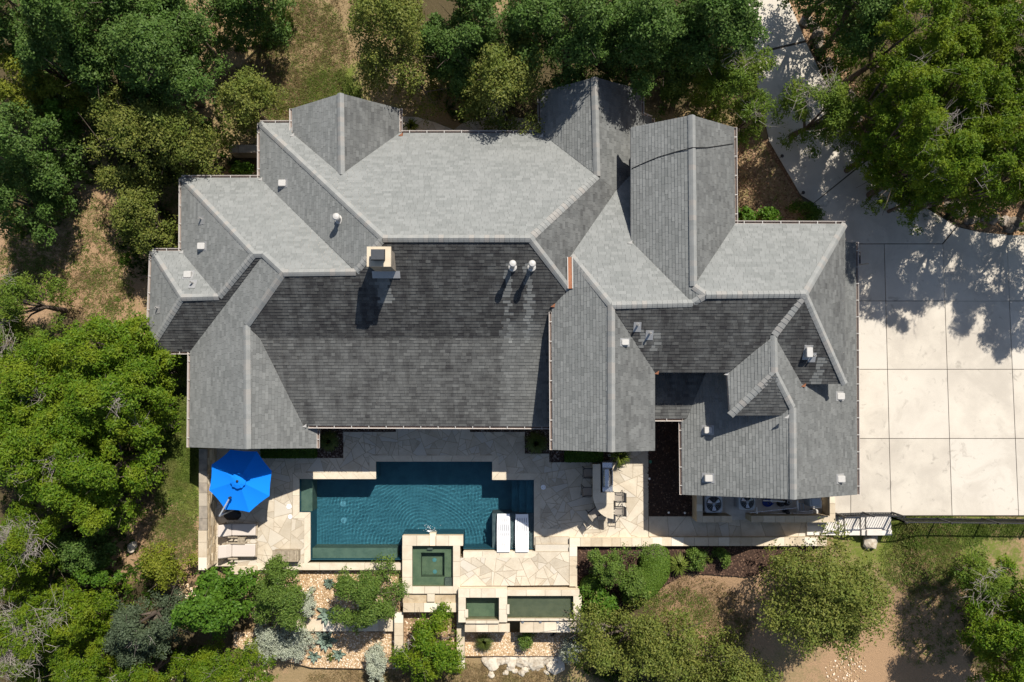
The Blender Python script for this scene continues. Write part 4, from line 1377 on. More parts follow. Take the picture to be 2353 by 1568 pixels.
# planter and mulch beds on the right
mp1 = [Z4(937, 1140, .12), ZU(1850, 874, .12), ZU(1050, 1200, 0), ZU(380, 1160, 0), Z7(1500, 750, 0), Z7(960, 905, 0), Z7(937, 560, 0)]
bed('mulch_bed', mp1, -.02, 'mulch', .8)
scatter_pebbles('mulch', [mp1], 5000, -.02, .015, .05, 'mulch_chip', 5, .35)
mp2 = [ZU(-90, -1290, 0)] 
side = [P(1487, 900), P(1592, 900), P(1592, 1186), P(1490, 1186)]
bed('mulch_bed', side, .0, 'mulch', .5)
scatter_pebbles('mulch', [side], 1500, .0, .015, .05, 'mulch_chip', 6, .35)
gbeds = [[(728, 975), (789, 975), (789, 1053), (600, 1053), (600, 1025), (728, 1025)], [(789, 975), (910, 975), (910, 993), (789, 993)], [(1080, 975), (1206, 975), (1206, 993), (1080, 993)],
         [(1206, 975), (1262, 975), (1262, 1043), (1206, 1043)], [(1262, 1020), (1416, 1020), (1416, 1063), (1262, 1063)]]
for i, q in enumerate(gbeds):
    bed('gravel_bed', poly(q, -.03), -.03, 'mulch', .4)
scatter_pebbles('dark_gravel', [poly(q, -.03) for q in gbeds], 2600, -.03, .02, .05, 'dark_pebble', 7)
lm = [G(*p) for p in [(1665, 290), (1760, 320), (1768, 325), (1838, 448), (1882, 508), (1885, 560), (1600, 560), (1600, 300)]]
lmz = .36
bedm = obj('leaf_mulch_bed', MB().add([(p.x, p.y, gz(p.x, p.y) + .03) for p in lm], [tuple(range(len(lm)))]), 'leaf_mulch')
bedm['kind'] = 'structure'
def gza(c):
    return np.array([gz(x, y) for x, y in c])[:, None] + .035
scatter_pebbles('leaf_litter', [lm], 3500, gza, .02, .06, 'leaf_litter', 8, .25)
rk = [G(*p) for p in [(1820, -20), (1850, 95), (1945, 290), (2000, 362), (2078, 447), (2150, 492), (2222, 527), (2310, 538), (2353, 540), (2353, 470), (2230, 440), (2100, 380), (1990, 230), (1900, 60), (1890, -20)]]
scatter_pebbles('leaf_litter', [rk], 5000, gza, .02, .06, 'leaf_litter', 12, .25)

# ================================================================ UTILITY YARD
YZ = 1.05
stone_wall('stone wall around the air conditioners with a pale corner cap', [(490, 330, 550, 628, 3, 1), (550, 562, 860, 628, 3, 0)], -.4, YZ, ZU)
stone_wall('long stone wall screening the pool pumps with pale cap stones', [(1060, 560, 1880, 628, 7, 0), (1880, 350, 1937, 628, 3, 1)], -.4, YZ, ZU)
yard = obj('utility_yard', MB().slab([ZU(470, 250, 0), ZU(1900, 250, 0), ZU(1900, 600, 0), ZU(470, 600, 0)], -.3, 0.012), 'step_concrete')
yard['kind'] = 'structure'
def ac(x, y, w, label):
    c = ZU(x, y, .95)
    t = thing('air_conditioner', label, 'air conditioner', (c.x, c.y, 0.012), 'air conditioners in the utility yard')
    obj('casing', MB().cbox((0, 0, .45), (w, w, .86), 0, .09), 'ac_paint', t, local=True)
    obj('fan_well', MB().lathe((0, 0, .881), [(w * .42, 0), (w * .42, .006)], 28), 'black', t, local=True)
    b = MB()
    for k in range(3):
        a = 2 * pi * k / 3 + .5
        q = [(cos(a + u) * r, sin(a + u) * r, .893 + h) for r, u, h in ((.06, -.3, 0), (w * .38, -.22, .0), (w * .38, .38, .035), (.06, .5, .02))]
        b.add(q, [(0, 1, 2, 3)])
    obj('fan_blades', b, 'steel', t, local=True)
    obj('hub', MB().lathe((0, 0, .89), [(.075, 0), (.075, .05), (.02, .06)], 14), 'grey_metal', t, local=True)
    gr = MB()
    for r in (w * .12, w * .2, w * .28, w * .36, w * .42):
        gr.tube([(cos(2 * pi * k / 24) * r, sin(2 * pi * k / 24) * r, .955) for k in range(25)], .004, 4, False)
    for k in range(8):
        a = 2 * pi * k / 8
        gr.beam((cos(a) * .06, sin(a) * .06, .957), (cos(a) * w * .43, sin(a) * w * .43, .94), .006, .006)
    obj('fan_guard', gr, 'grey_metal', t, local=True)
    return t
ac(670, 437, .88, 'grey air conditioner with fan beside the corner of the stone screen wall')
ac(1020, 415, .80, 'grey air conditioner with fan next to the blue hose and pool pumps')
# pool equipment
c = ZU(1250, 430, .4)
hose = MB()
for k in range(6):
    hose.tube([(c.x + (.22 - .02 * k) * cos(2 * pi * i / 20), c.y + (.2 - .015 * k) * sin(2 * pi * i / 20), .05 + .06 * k) for i in range(21)], .03, 6, False)
hz = tag(obj('coiled_hose', hose, 'blue_hose'), 'coiled blue hose among the white pool pipes', 'hose')
obj('hose_end', MB().tube([(c.x + .2, c.y, .35), (c.x + .05, c.y - .1, .45), (c.x - .1, c.y + .2, .3), (c.x - .25, c.y + .1, .1)], .03, 6), 'blue_hose', hz)
t = thing('pool_pumps', 'white plumbing and dark pumps of the pool behind the screen wall', 'pump', ZU(1450, 480, 0))
def pipe(pts, r=.03, m='pvc', nm='pipe'):
    obj(nm, MB().tube([ZU(x, y, z) for x, y, z in pts], r, 8), m, t)
pipe([(1180, 400, .5), (1270, 402, .5), (1410, 412, .5)], .035)
pipe([(1270, 402, .62), (1270, 402, .1)], .06)
pipe([(1060, 545, .35), (1200, 543, .35), (1400, 535, .35), (1480, 533, .35)], .035)
pipe([(1115, 470, .7), (1118, 540, .7)], .04)
pipe([(1490, 535, .3), (1600, 535, .3), (1700, 530, .3)], .045)
pipe([(1540, 400, .6), (1545, 480, .6), (1545, 530, .3)], .05)
pipe([(1560, 510, .5), (1640, 515, .5), (1700, 505, .5)], .03)
pipe([(1790, 400, .8), (1790, 470, .8), (1700, 475, .8)], .03)
for x, y in ((1378, 440), (1440, 430), (1440, 525)):
    c = ZU(x, y, .4)
    obj('pump', MB().lathe((c.x, c.y, .02), [(.14, 0), (.14, .25), (.1, .34), (.1, .44), (.03, .47)], 16), 'dark_metal', t)
c = ZU(1450, 412, .5)
obj('valve_ring', MB().tube([(c.x + .1 * cos(2 * pi * i / 16), c.y + .08 * sin(2 * pi * i / 16), .6) for i in range(17)], .02, 6, False), 'grey_metal', t)
c = ZU(1580, 465, .5)
obj('filter_frame', MB().tube([(c.x - .1, c.y + .18, .55), (c.x + .1, c.y + .15, .55), (c.x + .12, c.y - .17, .55), (c.x - .08, c.y - .18, .55), (c.x - .1, c.y + .18, .55)], .03, 6), 'grey_metal', t)
c = ZU(1730, 410, .8)
h_ = thing('pool_heater', 'pale grey box heater at the end of the screened pump yard', 'heater', (c.x, c.y, .012))
obj('cabinet', MB().cbox((c.x, c.y, .42), (.55, .5, .8), 0, .04), 'ac_paint', h_)
obj('exhaust', MB().cbox((c.x, c.y, .84), (.4, .34, .04), 0, .02), 'grey_metal', h_)
c = ZU(1735, 522, .25)
tag(obj('salt_bag', MB().cbox((c.x, c.y, .14), (.5, .28, .24), -.1, .1), 'white_vent'), 'crumpled white bag lying below the pool heater', 'bag')
tag(obj('skimmer_pole', MB().tube([ZU(1040, 528, 1.1), ZU(1530, 476, .7)], .018, 8), 'steel'), 'long thin aluminium pole leaning across the pool pumps', 'pole')

# ================================================================ STEPS, FENCE
stp = thing('concrete_steps', 'pale concrete steps between the driveway fence and the olive tree', 'steps', ZR(400, 1050, 0))
edg = [-180, 155, 218, 388, 443, 702]
for i in range(5):
    z = .02 + .11 * (i + 1) if i else .10
    z = .09 + .11 * i
    ya, yb = 958, 1150
    q = [ZR(edg[i], ya, z), ZR(edg[i + 1], ya, z), ZR(edg[i + 1], yb, z), ZR(edg[i], yb, z)]
    obj('step', MB().slab(q, -.4, z), 'step_concrete', stp)
    q = [ZR(edg[i], 1052 + i * 12, z), ZR(edg[i + 1], 1052 + i * 12, z), ZR(edg[i + 1], yb + 2, z), ZR(edg[i], yb + 2, z)]
    obj('cheek', MB().slab(q, -.4, z + .035 + .012 * i), 'step_concrete', stp)
def fence(label, pts, h, nm='iron_fence'):
    """black iron railing with posts, two rails and pickets"""
    A = Vector(pts[0])
    t = thing(nm, label, 'fence', A)
    for i in range(len(pts) - 1):
        a, b = Vector(pts[i]), Vector(pts[i + 1])
        for zz in (h, .15):
            obj('rail', MB().beam(a + Vector((0, 0, zz)), b + Vector((0, 0, zz)), .045, .045), 'dark_metal', t)
        ln = (b - a).length
        m = int(ln / .115)
        for k in range(1, m):
            p = a.lerp(b, k / m)
            obj('picket', MB().cbox((p.x, p.y, p.z + h / 2 + .06), (.02, .02, h - .1)), 'dark_metal', t)
    for p in pts:
        p = Vector(p)
        obj('post', MB().cbox((p.x, p.y, p.z + h / 2 + .05), (.07, .07, h + .2)), 'dark_metal', t)
def GP(f, x, y, z):
    return f(x, y, z)
fpts = [GP(ZR, 720, 972, .5), GP(ZR, 1170, 975, .5), GP(ZR, 1650, 980, .5), GP(ZR, 2140, 985, .5), GP(ZR, 2640, 990, .5)]
fence('black iron picket fence along the lower edge of the driveway', fpts, 1.3)
fence('black iron railing stepping down beside the concrete steps', [GP(ZR, 120, 925, .6), GP(ZR, 405, 915, .6), GP(ZR, 710, 915, .6), GP(ZR, 720, 972, .5)], 1.1)

# ================================================================ FURNITURE
# ---- parasol
vz = [(490, 140), (790, 160), (963, 385), (935, 670), (705, 855), (430, 825), (247, 605), (275, 310)]
can = [Z1(x, y, 2.35) for x, y in vz]
ctr = Z1(577, 496, 2.78)
par_t = thing('parasol', 'bright blue eight-sided cantilever parasol beside the tall garden wall', 'parasol', Z1(400, 900, 0))
def sag(a, b, t):
    p = a.lerp(b, t)
    p.z -= 0.10 * t * (1 - t) * 4 * .4
    return p
for i in range(8):
    a, b = can[i], can[(i + 1) % 8]
    m = MB()
    R_ = 6
    g_ = []
    for r_ in range(R_ + 1):
        t = .13 + .87 * r_ / R_
        p0, p1 = sag(ctr, a, t), sag(ctr, b, t)
        for s in range(5):
            q = p0.lerp(p1, s / 4)
            q.z -= .035 * t * (1 - (2 * s / 4 - 1) ** 2)
            k = 1 - .025 * t * (1 - (2 * s / 4 - 1) ** 2)
            g_.append((ctr.x + (q.x - ctr.x) * k, ctr.y + (q.y - ctr.y) * k, q.z))
    fs = [(r_ * 5 + s, r_ * 5 + s + 1, (r_ + 1) * 5 + s + 1, (r_ + 1) * 5 + s) for r_ in range(R_) for s in range(4)]
    obj('canopy_panel', m.add(g_, fs), 'blue_canvas', par_t, smooth=True)
    obj('rib', MB().beam(sag(ctr, a, .1) + Vector((0, 0, -.13)), a + Vector((0, 0, -.07)), .03, .03), 'dark_metal', par_t)
vent = MB()
vv = []
for r_, z in ((.03, .10), (.2, .06), (.36, -.005)):
    for k in range(24):
        a = 2 * pi * k / 24
        rr_ = r_ * (1 + (.06 * sin(k * 2.6) if r_ > .3 else 0))
        vv.append((ctr.x + rr_ * cos(a), ctr.y + rr_ * sin(a), ctr.z + z))
vent.add(vv, [(l * 24 + k, l * 24 + (k + 1) % 24, (l + 1) * 24 + (k + 1) % 24, (l + 1) * 24 + k) for l in (0, 1) for k in range(24)])
obj('vent_flap', vent, 'blue_canvas', par_t)
obj('hub', MB().lathe((ctr.x, ctr.y, ctr.z + .08), [(.06, 0), (.06, .06), (.02, .09)], 14), 'dark_metal', par_t)
mt = Z1(366, 895, 2.9)
obj('mast', MB().tube([(mt.x, mt.y, .05), (mt.x, mt.y, 2.9)], .05, 12), 'grey_metal', par_t)
ae = Z1(484, 690, 2.72)
obj('arm', MB().beam(mt, ae, .06, .08), 'grey_metal', par_t)
obj('arm_bracket', MB().cbox(tuple(ae), (.11, .11, .16), .5, .02), 'dark_metal', par_t)
obj('crank', MB().tube([mt + Vector((.1, .12, -1.2)), mt + Vector((.25, .22, -1.25)), mt + Vector((.28, .14, -1.3))], .014, 6), 'steel', par_t)
bc = Z1(510, 885, .06)
obj('base_plate', MB().cbox((bc.x, bc.y, .07), (.85, .5, .12), 0, .16), 'black', par_t)

# ---- cushioned loungers: local frame, head at -x
def lounger(label, f, x0, y0, x1, y1):
    a, b = f(x0, y0, .38), f(x1, y1, .38)
    L_, W_ = abs(b.x - a.x), abs(b.y - a.y)
    t = thing('lounger', label, 'lounger', ((a.x + b.x) / 2, (a.y + b.y) / 2, .006))
    hx, hy = L_ / 2, W_ / 2
    for s in (-1, 1):
        obj('side_rail', MB().beam((-hx * .98, s * (hy - .03), .24), (hx * 1.02, s * (hy - .03), .24), .05, .09), 'teak', t, local=True)
        for e in (-.85, .92):
            obj('leg', MB().beam((hx * e, s * (hy - .03), .0), (hx * e, s * (hy - .03), .22), .06, .06), 'teak', t, local=True)
        obj('armrest', MB().beam((-hx * .55, s * (hy + .05), .46), (-hx * .0, s * (hy + .05), .46), .07, .03), 'teak', t, local=True)
        obj('armrest_post', MB().beam((-hx * .28, s * (hy + .05), .2), (-hx * .28, s * (hy + .05), .45), .05, .05), 'teak', t, local=True)
    obj('foot_rail', MB().beam((hx * 1.0, -hy, .28), (hx * 1.0, hy, .28), .09, .04), 'teak', t, local=True)
    def pad(pts, w, th):
        m = MB()
        n_ = len(pts)
        for i, (x, z) in enumerate(pts):
            k = .96 if i in (0, n_ - 1) else 1.0
            for y, dz in ((-w * k, -th), (-w * k * 1.02, -th * .3), (-w * k * .9, 0), (w * k * .9, 0), (w * k * 1.02, -th * .3), (w * k, -th)):
                m.v.append((x, y, z + dz)); m.at.append(0)
        for i in range(n_ - 1):
            for j in range(6):
                m.f.append((i * 6 + j, i * 6 + (j + 1) % 6, (i + 1) * 6 + (j + 1) % 6, (i + 1) * 6 + j))
        m.f += [tuple(range(5, -1, -1)), tuple((n_ - 1) * 6 + j for j in range(6))]
        return m
    fx_ = -hx + L_ * .31
    obj('seat_cushion', pad([(fx_ + .01, .37), (fx_ + .05, .395), (hx * .5, .39), (hx * .9, .39), (hx * .96, .375)], hy * .95, .12), 'cushion', t, local=True, smooth=False)
    obj('back_cushion', pad([(-hx, .78), (-hx + .04, .80), (-hx + L_ * .2, .58), (fx_ - .03, .41), (fx_ - .005, .385)], hy * .95, .12), 'cushion', t, local=True, smooth=False)
    obj('backrest', MB().beam((-hx + .03, 0, .66), (fx_, 0, .26), hy * 1.8, .03), 'teak', t, local=True)
lounger('teak lounger with beige cushion half shaded by the blue parasol', Z1, 380, 985, 782, 1125)
lounger('teak lounger with beige cushion in full sun beside the slatted side table', Z1, 382, 1215, 778, 1368)
c = Z1(615, 1180, .42)
t = thing('side_table', 'small slatted teak side table between the two cushioned loungers', 'table', (c.x, c.y, .006))
for i in range(6):
    obj('slat', MB().cbox((0, -.15 + .06 * i, .43), (.36, .05, .025)), 'teak', t, local=True)
for sx in (-1, 1):
    for sy in (-1, 1):
        obj('leg', MB().cbox((sx * .14, sy * .13, .21), (.05, .05, .42)), 'teak', t, local=True)
c = Z1(1120, 1352, .45)
t = thing('storage_box', 'grey weathered teak slatted storage box on the patio by the pool corner', 'storage box', (c.x, c.y, .006))
for i in range(22):
    obj('slat', MB().cbox((-.60 + 1.2 * i / 21, 0, .47), (.05, .50, .025)), 'teak', t, local=True)
obj('rim', MB().cbox((0, .265, .47), (1.28, .025, .04)).cbox((0, -.265, .47), (1.28, .025, .04)).cbox((.63, 0, .47), (.025, .5, .04)).cbox((-.63, 0, .47), (.025, .5, .04)), 'teak', t, local=True)
for s in (-1, 1):
    obj('side_panel', MB().cbox((0, s * .24, .24), (1.2, .03, .42)), 'teak', t, local=True)
    obj('end_panel', MB().cbox((s * .6, 0, .24), (.03, .44, .42)), 'teak', t, local=True)

# ---- white loungers standing in the shallow water: S-curved slatted shells
def shell(label, x0, x1, y0, y1):
    a, b = Z3(x0, y1, .2), Z3(x1, y0, .2)
    L_, W_ = (b.y - a.y), (b.x - a.x)
    t = thing('pool_lounger', label, 'lounger', ((a.x + b.x) / 2, (a.y + b.y) / 2, -.258))
    def zz(u):   # u 0 foot(south) .. 1 head? curve: raised back at the south end
        return .30 + .42 * sstep((.42 - u) / .42) + .06 * math.exp(-((u - .72) / .16) ** 2) - .05 * u
    def ww(u):
        return W_ / 2 * (.93 + .07 * sin(pi * u))
    us = [i / 24 for i in range(25)]
    slots = [.30, .42, .54, .66, .78, .90]
    m = MB()
    strips = 7
    for sidx in range(strips):
        x0_, x1_ = -1 + 2 * sidx / strips, -1 + 2 * (sidx + 1) / strips
        g_ = .012
        vs_, fs_ = [], []
        for u in us:
            slot = .10 < u < .90 and (u * 12) % 3 > .35
            gi = g_ if slot else 0
            l_, r_ = x0_ * ww(u) + (gi if sidx > 0 else 0), x1_ * ww(u) - (gi if sidx < strips - 1 else 0)
            y = -L_ / 2 + L_ * u
            vs_ += [(l_, y, zz(u)), (r_, y, zz(u)), (l_, y, zz(u) - .035), (r_, y, zz(u) - .035)]
        for i in range(24):
            o = i * 4
            fs_ += [(o, o + 1, o + 5, o + 4), (o + 2, o + 6, o + 7, o + 3), (o, o + 4, o + 6, o + 2), (o + 1, o + 3, o + 7, o + 5)]
        m.add(vs_, fs_)
    obj('shell', m, 'white_plastic', t, local=True).cycles.is_caustics_receiver = True
    for s in (-1, 1):
        vs_, fs_ = [], []
        for u in us:
            y = -L_ / 2 + L_ * u
            x = s * ww(u)
            lo_ = 0.0 if u > .05 else .1
            vs_ += [(x, y, zz(u) - .03), (x, y, max(.0, lo_)), (x - s * .03, y, zz(u) - .03), (x - s * .03, y, max(0, lo_))]
        for i in range(24):
            o = i * 4
            fs_ += [(o, o + 1, o + 5, o + 4), (o + 2, o + 6, o + 7, o + 3), (o + 1, o + 3, o + 7, o + 5)]
        obj('side_skirt', MB().add(vs_, fs_), 'white_plastic', t, local=True)
shell('white moulded lounger in the shallow water next to the open pool', 1143, 1283, 938, 1318)
shell('white moulded lounger in the shallow water beside the pool edge coping', 1335, 1476, 942, 1318)

# ---- bar with curved stone counter
BH = 1.07
cp = [(1100, 280), (1182, 280), (1182, 577), (1318, 577), (1318, 856), (1270, 846), (1222, 826), (1180, 795), (1146, 752), (1122, 705), (1106, 650), (1100, 590)]
cw = [Z4(x, y, BH) for x, y in cp]
bar = thing('bar_counter', 'curved stone topped outdoor bar counter beside the grill', 'bar', Z4(1210, 600, 0))
def cut(poly_, ylo, yhi):
    return clean(clip_convex(ccw([(p.x, p.y) for p in poly_]), ccw([(-50, ylo), (50, ylo), (50, yhi), (-50, yhi)])))
ys_ = [Z4(0, y, BH).y for y in (270, 548, 695, 870)]
for i in range(3):
    q = cut(cw, ys_[i + 1] + .004, ys_[i] - .004)
    obj('counter_slab', MB().slab(q, BH - .06, BH), 'coping', bar)
bp = [Z4(x, y, BH) for x, y in [(1115, 290), (1176, 290), (1176, 585), (1300, 585), (1300, 820), (1240, 800), (1190, 765), (1150, 710), (1125, 650), (1115, 590)]]
obj('bar_base', MB().slab(bp, 0.0, BH - .062), 'rubble', bar)
# grill
gc = Z4(1256, 418, 1.0)
gr = thing('grill', 'stainless steel built-in gas grill with closed hood beside the bar counter', 'grill', (gc.x, gc.y, .006))
a, b = Z4(1200, 575, .95), Z4(1308, 262, .95)
X, Y = b.x - a.x, b.y - a.y
obj('cabinet', MB().cbox((0, 0, .46), (X, Y, .9)), 'grey_metal', gr, local=True)
obj('side_shelf', MB().cbox((-.01, Y * .40, .925), (X * .96, Y * .18, .03), 0, .02), 'steel', gr, local=True)
obj('side_shelf', MB().cbox((-.01, -Y * .41, .925), (X * .96, Y * .16, .03), 0, .02), 'steel', gr, local=True)
hd = []
for x, z in ((-X * .46, .92), (-X * .44, 1.12), (-X * .30, 1.2), (X * .06, 1.2), (X * .2, 1.1), (X * .24, .92)):
    hd.append((x, z))
m = MB()
yy = (-Y * .30, Y * .28)
nv = len(hd)
m.add([(x, yy[0], z) for x, z in hd] + [(x, yy[1], z) for x, z in hd], [(i, i + 1, nv + i + 1, nv + i) for i in range(nv - 1)] + [tuple(range(nv - 1, -1, -1)), tuple(range(nv, 2 * nv))])
obj('hood', m, 'steel', gr, local=True)
obj('control_panel', MB().cbox((X * .36, 0, .93), (X * .22, Y * .58, .05), 0, .02), 'dark_metal', gr, local=True)
obj('handle', MB().tube([(X * .30, -Y * .26, 1.08), (X * .46, -Y * .25, 1.08), (X * .46, Y * .23, 1.08), (X * .30, Y * .24, 1.08)], .018, 8), 'steel', gr, local=True)
for k in range(4):
    obj('knob', MB().lathe((X * .47, -Y * .2 + k * Y * .13, .93), [(.025, 0), (.022, .03), (.005, .032)], 10), 'steel', gr, local=True)
# bar stools: seat centre pixel, turn; front faces +x locally
def make_stool():
    t = thing('bar_stool', '', 'bar stool', (0, 0, 0), 'bar stools around the stone counter')
    m = MB()
    for i in range(6):
        x = -.20 + .4 * i / 5
        z = .76 - .03 * (1 - ((i - 2.5) / 2.5) ** 2)
        m.v += [(x, -.20, z), (x, .20, z), (x, -.20, z - .012), (x, .20, z - .012)]
        m.at += [0] * 4
    for i in range(5):
        o = i * 4
        m.f += [(o, o + 4, o + 5, o + 1), (o + 2, o + 3, o + 7, o + 6), (o, o + 2, o + 6, o + 4), (o + 1, o + 5, o + 7, o + 3)]
    obj('seat', m, 'sling', t, local=True)
    m = MB()
    for i in range(5):
        u = i / 4
        x, z = -.21 - .10 * u, .80 + .36 * u
        m.v += [(x, -.20, z), (x, .20, z), (x - .012, -.20, z), (x - .012, .20, z)]
        m.at += [0] * 4
    for i in range(4):
        o = i * 4
        m.f += [(o, o + 1, o + 5, o + 4), (o + 2, o + 6, o + 7, o + 3), (o, o + 4, o + 6, o + 2), (o + 1, o + 3, o + 7, o + 5)]
    obj('backrest', m, 'sling', t, local=True)
    for s in (-1, 1):
        obj('back_post', MB().tube([(-.18, s * .215, .74), (-.215, s * .215, .82), (-.315, s * .215, 1.17)], .018, 8), 'dark_metal', t, local=True)
        obj('armrest', MB().tube([(-.26, s * .23, .95), (.0, s * .235, .95), (.12, s * .235, .93), (.16, s * .22, .78)], .018, 8), 'dark_metal', t, local=True)
        obj('leg', MB().tube([(.20, s * .21, .75), (.26, s * .24, 0)], .018, 8), 'dark_metal', t, local=True)
        obj('leg', MB().tube([(-.19, s * .21, .75), (-.27, s * .24, 0)], .018, 8), 'dark_metal', t, local=True)
        obj('seat_rail', MB().tube([(.2, s * .21, .755), (-.2, s * .21, .755)], .018, 8), 'dark_metal', t, local=True)
    obj('footrest', MB().tube([(.24, -.23, .26), (.24, .23, .26)], .015, 8), 'dark_metal', t, local=True)
    obj('footrest', MB().tube([(-.25, -.23, .26), (-.25, .23, .26)], .015, 8), 'dark_metal', t, local=True)
    return t
st0 = make_stool()
spots = [((1062, 372), 0.0, 'shaded bar stool at the straight counter opposite the grill hood'), ((1050, 567), 0.0, 'bar stool at the shaded bend where the counter starts to curve'),
         ((1118, 795), .62, 'bar stool set askew at the curved end of the counter'), ((1372, 624), pi, 'sunlit bar stool at the straight side next to the grill'), ((1372, 768), pi, 'sunlit bar stool at the outer corner tip of the counter')]
for i, ((x, y), rz, lab) in enumerate(spots):
    p = Z4(x, y, .76)
    o = st0 if i == 0 else dup(st0, (0, 0, 0), 0, lab)
    o.location = (p.x, p.y, .006)
    o.rotation_euler = (0, 0, rz)
    o['label'] = lab
# small things
c = Z4(1278, 190, .3)
t = thing('garden_speaker', 'small white weatherproof speaker in the bed below the tall wing', 'speaker', (c.x, c.y, -.03))
obj('housing', MB().cbox((0, 0, .12), (.15, .13, .24), .1, .03), 'white_vent', t, local=True)
obj('grille', MB().cbox((0, .0, .242), (.09, .06, .006), .1), 'dark_metal', t, local=True)
c = Z4(1702, 255, .02)
tag(obj('valve_cover', MB().lathe((c.x, c.y, .0), [(.08, 0), (.08, .03), (.02, .035)], 16), plain('green_plastic', (.03, .16, .10), .5)), 'round green valve cover in the dark mulch beside the patio', 'valve cover')
for i, (f, x, y, lab) in enumerate(((Z4, 1693, 432, 'small white globe light in the mulch beside the sunlit patio'), (ZU, 365, 528, 'small path light in the mulch by the utility wall corner'), (ZU, 195, 525, 'small path light in the mulch where the walkway begins'))):
    c = f(x, y, .25)
    t = thing('path_light', lab, 'garden light', (c.x, c.y, 0))
    obj('stake', MB().tube([(0, 0, 0), (0, 0, .22)], .012, 6), 'dark_metal', t, local=True)
    obj('globe', MB().lathe((0, 0, .2), [(.02, 0), (.05, .03), (.055, .06), (.03, .1), (.005, .11)], 12), 'white_plastic', t, local=True)
for i, (px, py, lab) in enumerate(((1838, 448, 'dark path light on the drive edge above the evergreen shrub'), (1790, 365, 'dark path light on the drive edge below the airy cedar'))):
    c = G(px, py)
    t = thing('path_light', lab, 'garden light', (c.x, c.y, c.z))
    obj('stake', MB().tube([(0, 0, 0), (0, 0, .5)], .015, 6), 'dark_metal', t, local=True)
    obj('hat', MB().lathe((0, 0, .48), [(.09, 0), (.06, .04), (.01, .07)], 12), 'dark_metal', t, local=True)
for i, (x, y, lab) in enumerate(((677, 1080, 'black spotlight on the gravel aimed away from the basins'), (701, 1057, 'black spotlight on the gravel tucked against the lower cap stones'))):
    c = Z7(x, y, -.6)
    t = thing('spotlight', lab, 'garden light', (c.x, c.y, -.78))
    obj('stake', MB().tube([(0, 0, 0), (0, 0, .2)], .015, 6), 'black', t, local=True)
    obj('lamp_head', MB().tube([(-.05, 0, .18), (.06, .05, .26)], .055, 10), 'black', t, local=True)
for i, x in enumerate((368, 552, 735)):
    c = Z7(x, 936, .6)
    tag(obj('weir_light', MB().lathe((c.x, c.y, .56), [(.075, 0), (.075, .05), (.02, .07)], 12), 'grey_metal'), 'small round metal light on the ledge below the long basin', 'light', 'lights on the basin ledge')
# garage side door canopy
c = P(1983, 596, 2.2)
t = thing('door_canopy', 'small brown flat awning over the side door facing the driveway', 'awning', (c.x, c.y, 2.0))
obj('awning_top', MB().slab([P(1966, 583, 2.3), P(1978, 577, 2.3), P(1978, 606, 2.3), P(1966, 608, 2.3)], 2.24, 2.3), 'dark_metal', t)
obj('awning_arm', MB().beam(P(1960, 610, 2.2), P(1996, 606, 2.25), .05, .06), 'teak', t)
obj('awning_back', MB().slab([P(1950, 583, 2.3), P(1966, 583, 2.3), P(1966, 608, 2.3), P(1950, 608, 2.3)], 2.2, 2.24), 'teak', t)
# north entrance: fan-shaped stone landings and the stone planter at the west corner
q = [P(*p, -.02) for p in [(925, 268), (960, 270), (1000, 282), (1045, 300), (1045, 330), (920, 330)]]
pa = obj('path', MB().slab(q, -.3, -.03), 'mortar'); pa['kind'] = 'structure'
pave(pa, q, -.005, .15, .7, 71, 'flagstone')
q = [P(*p, -.02) for p in [(1040, 300), (1062, 284), (1090, 274), (1120, 268), (1120, 225), (1160, 225), (1160, 268), (1200, 272), (1235, 285), (1255, 300), (1255, 330), (1040, 330)]]
pa = obj('path', MB().slab(q, -.3, -.03), 'mortar'); pa['kind'] = 'structure'
pave(pa, q, -.005, .15, .7, 72, 'flagstone')
t = thing('raised_planter', 'dark stone raised planter wall tucked into the west corner of the house', 'planter', P(560, 352, 0))
for i, (x0, x1) in enumerate(((527, 549), (549, 597))):
    obj('block', MB().slab([P(x0, 333, .8), P(x1 - 1, 333, .8), P(x1 - 1, 351, .8), P(x0, 351, .8)], -.2, .8), 'old_cap', t)

# ================================================================ VEGETATION
def leaf_quads(c, nrm, l, w, rng):
    """rhombic leaves at points c with normals nrm"""
    n = len(c)
    t = rng.normal(size=(n, 3))
    t -= nrm * (t * nrm).sum(1, keepdims=True)
    t /= np.linalg.norm(t, axis=1, keepdims=True) + 1e-9
    b = np.cross(nrm, t)
    k = rng.uniform(.65, 1.35, (n, 1))
    t, b = t * l * k, b * w * k
    return np.stack([c - t, c + b - t * .1, c + t, c - b - t * .1], 1).reshape(-1, 3)

def unit(v):
    return v / (np.linalg.norm(v, axis=1, keepdims=True) + 1e-9)

SPEC = {  # leaf half length, half width, leaves per m2, clump spread, lobes, lobe size, -, up-bias
    'oak':      (.062, .034, 1000, .12, 24, .29, 0, .5), 'elm':   (.056, .031, 800, .15, 28, .27, 0, .35),
    'juniper':  (.062, .021, 1250, .085, 40, .21, 0, .5), 'dkjuniper': (.064, .021, 1000, .11, 34, .23, 0, .45),
    'mesquite': (.066, .026, 1150, .11, 34, .24, 0, .45), 'bright': (.075, .042, 900, .10, 24, .27, 0, .55),
    'grey':     (.052, .028, 1200, .10, 26, .26, 0, .4), 'yaupon': (.048, .024, 1500, .08, 28, .25, 0, .4),
    'silver':   (.034, .019, 2300, .06, 30, .23, 0, .5), 'yellow': (.06, .03, 950, .12, 20, .29, 0, .4), 'tuft': (.05, .02, 900, .1, 10, .3, 0, .4), 'hedge': (.045, .026, 1300, .07, 16, .3, 0, .4)}
NLEAF = [0]
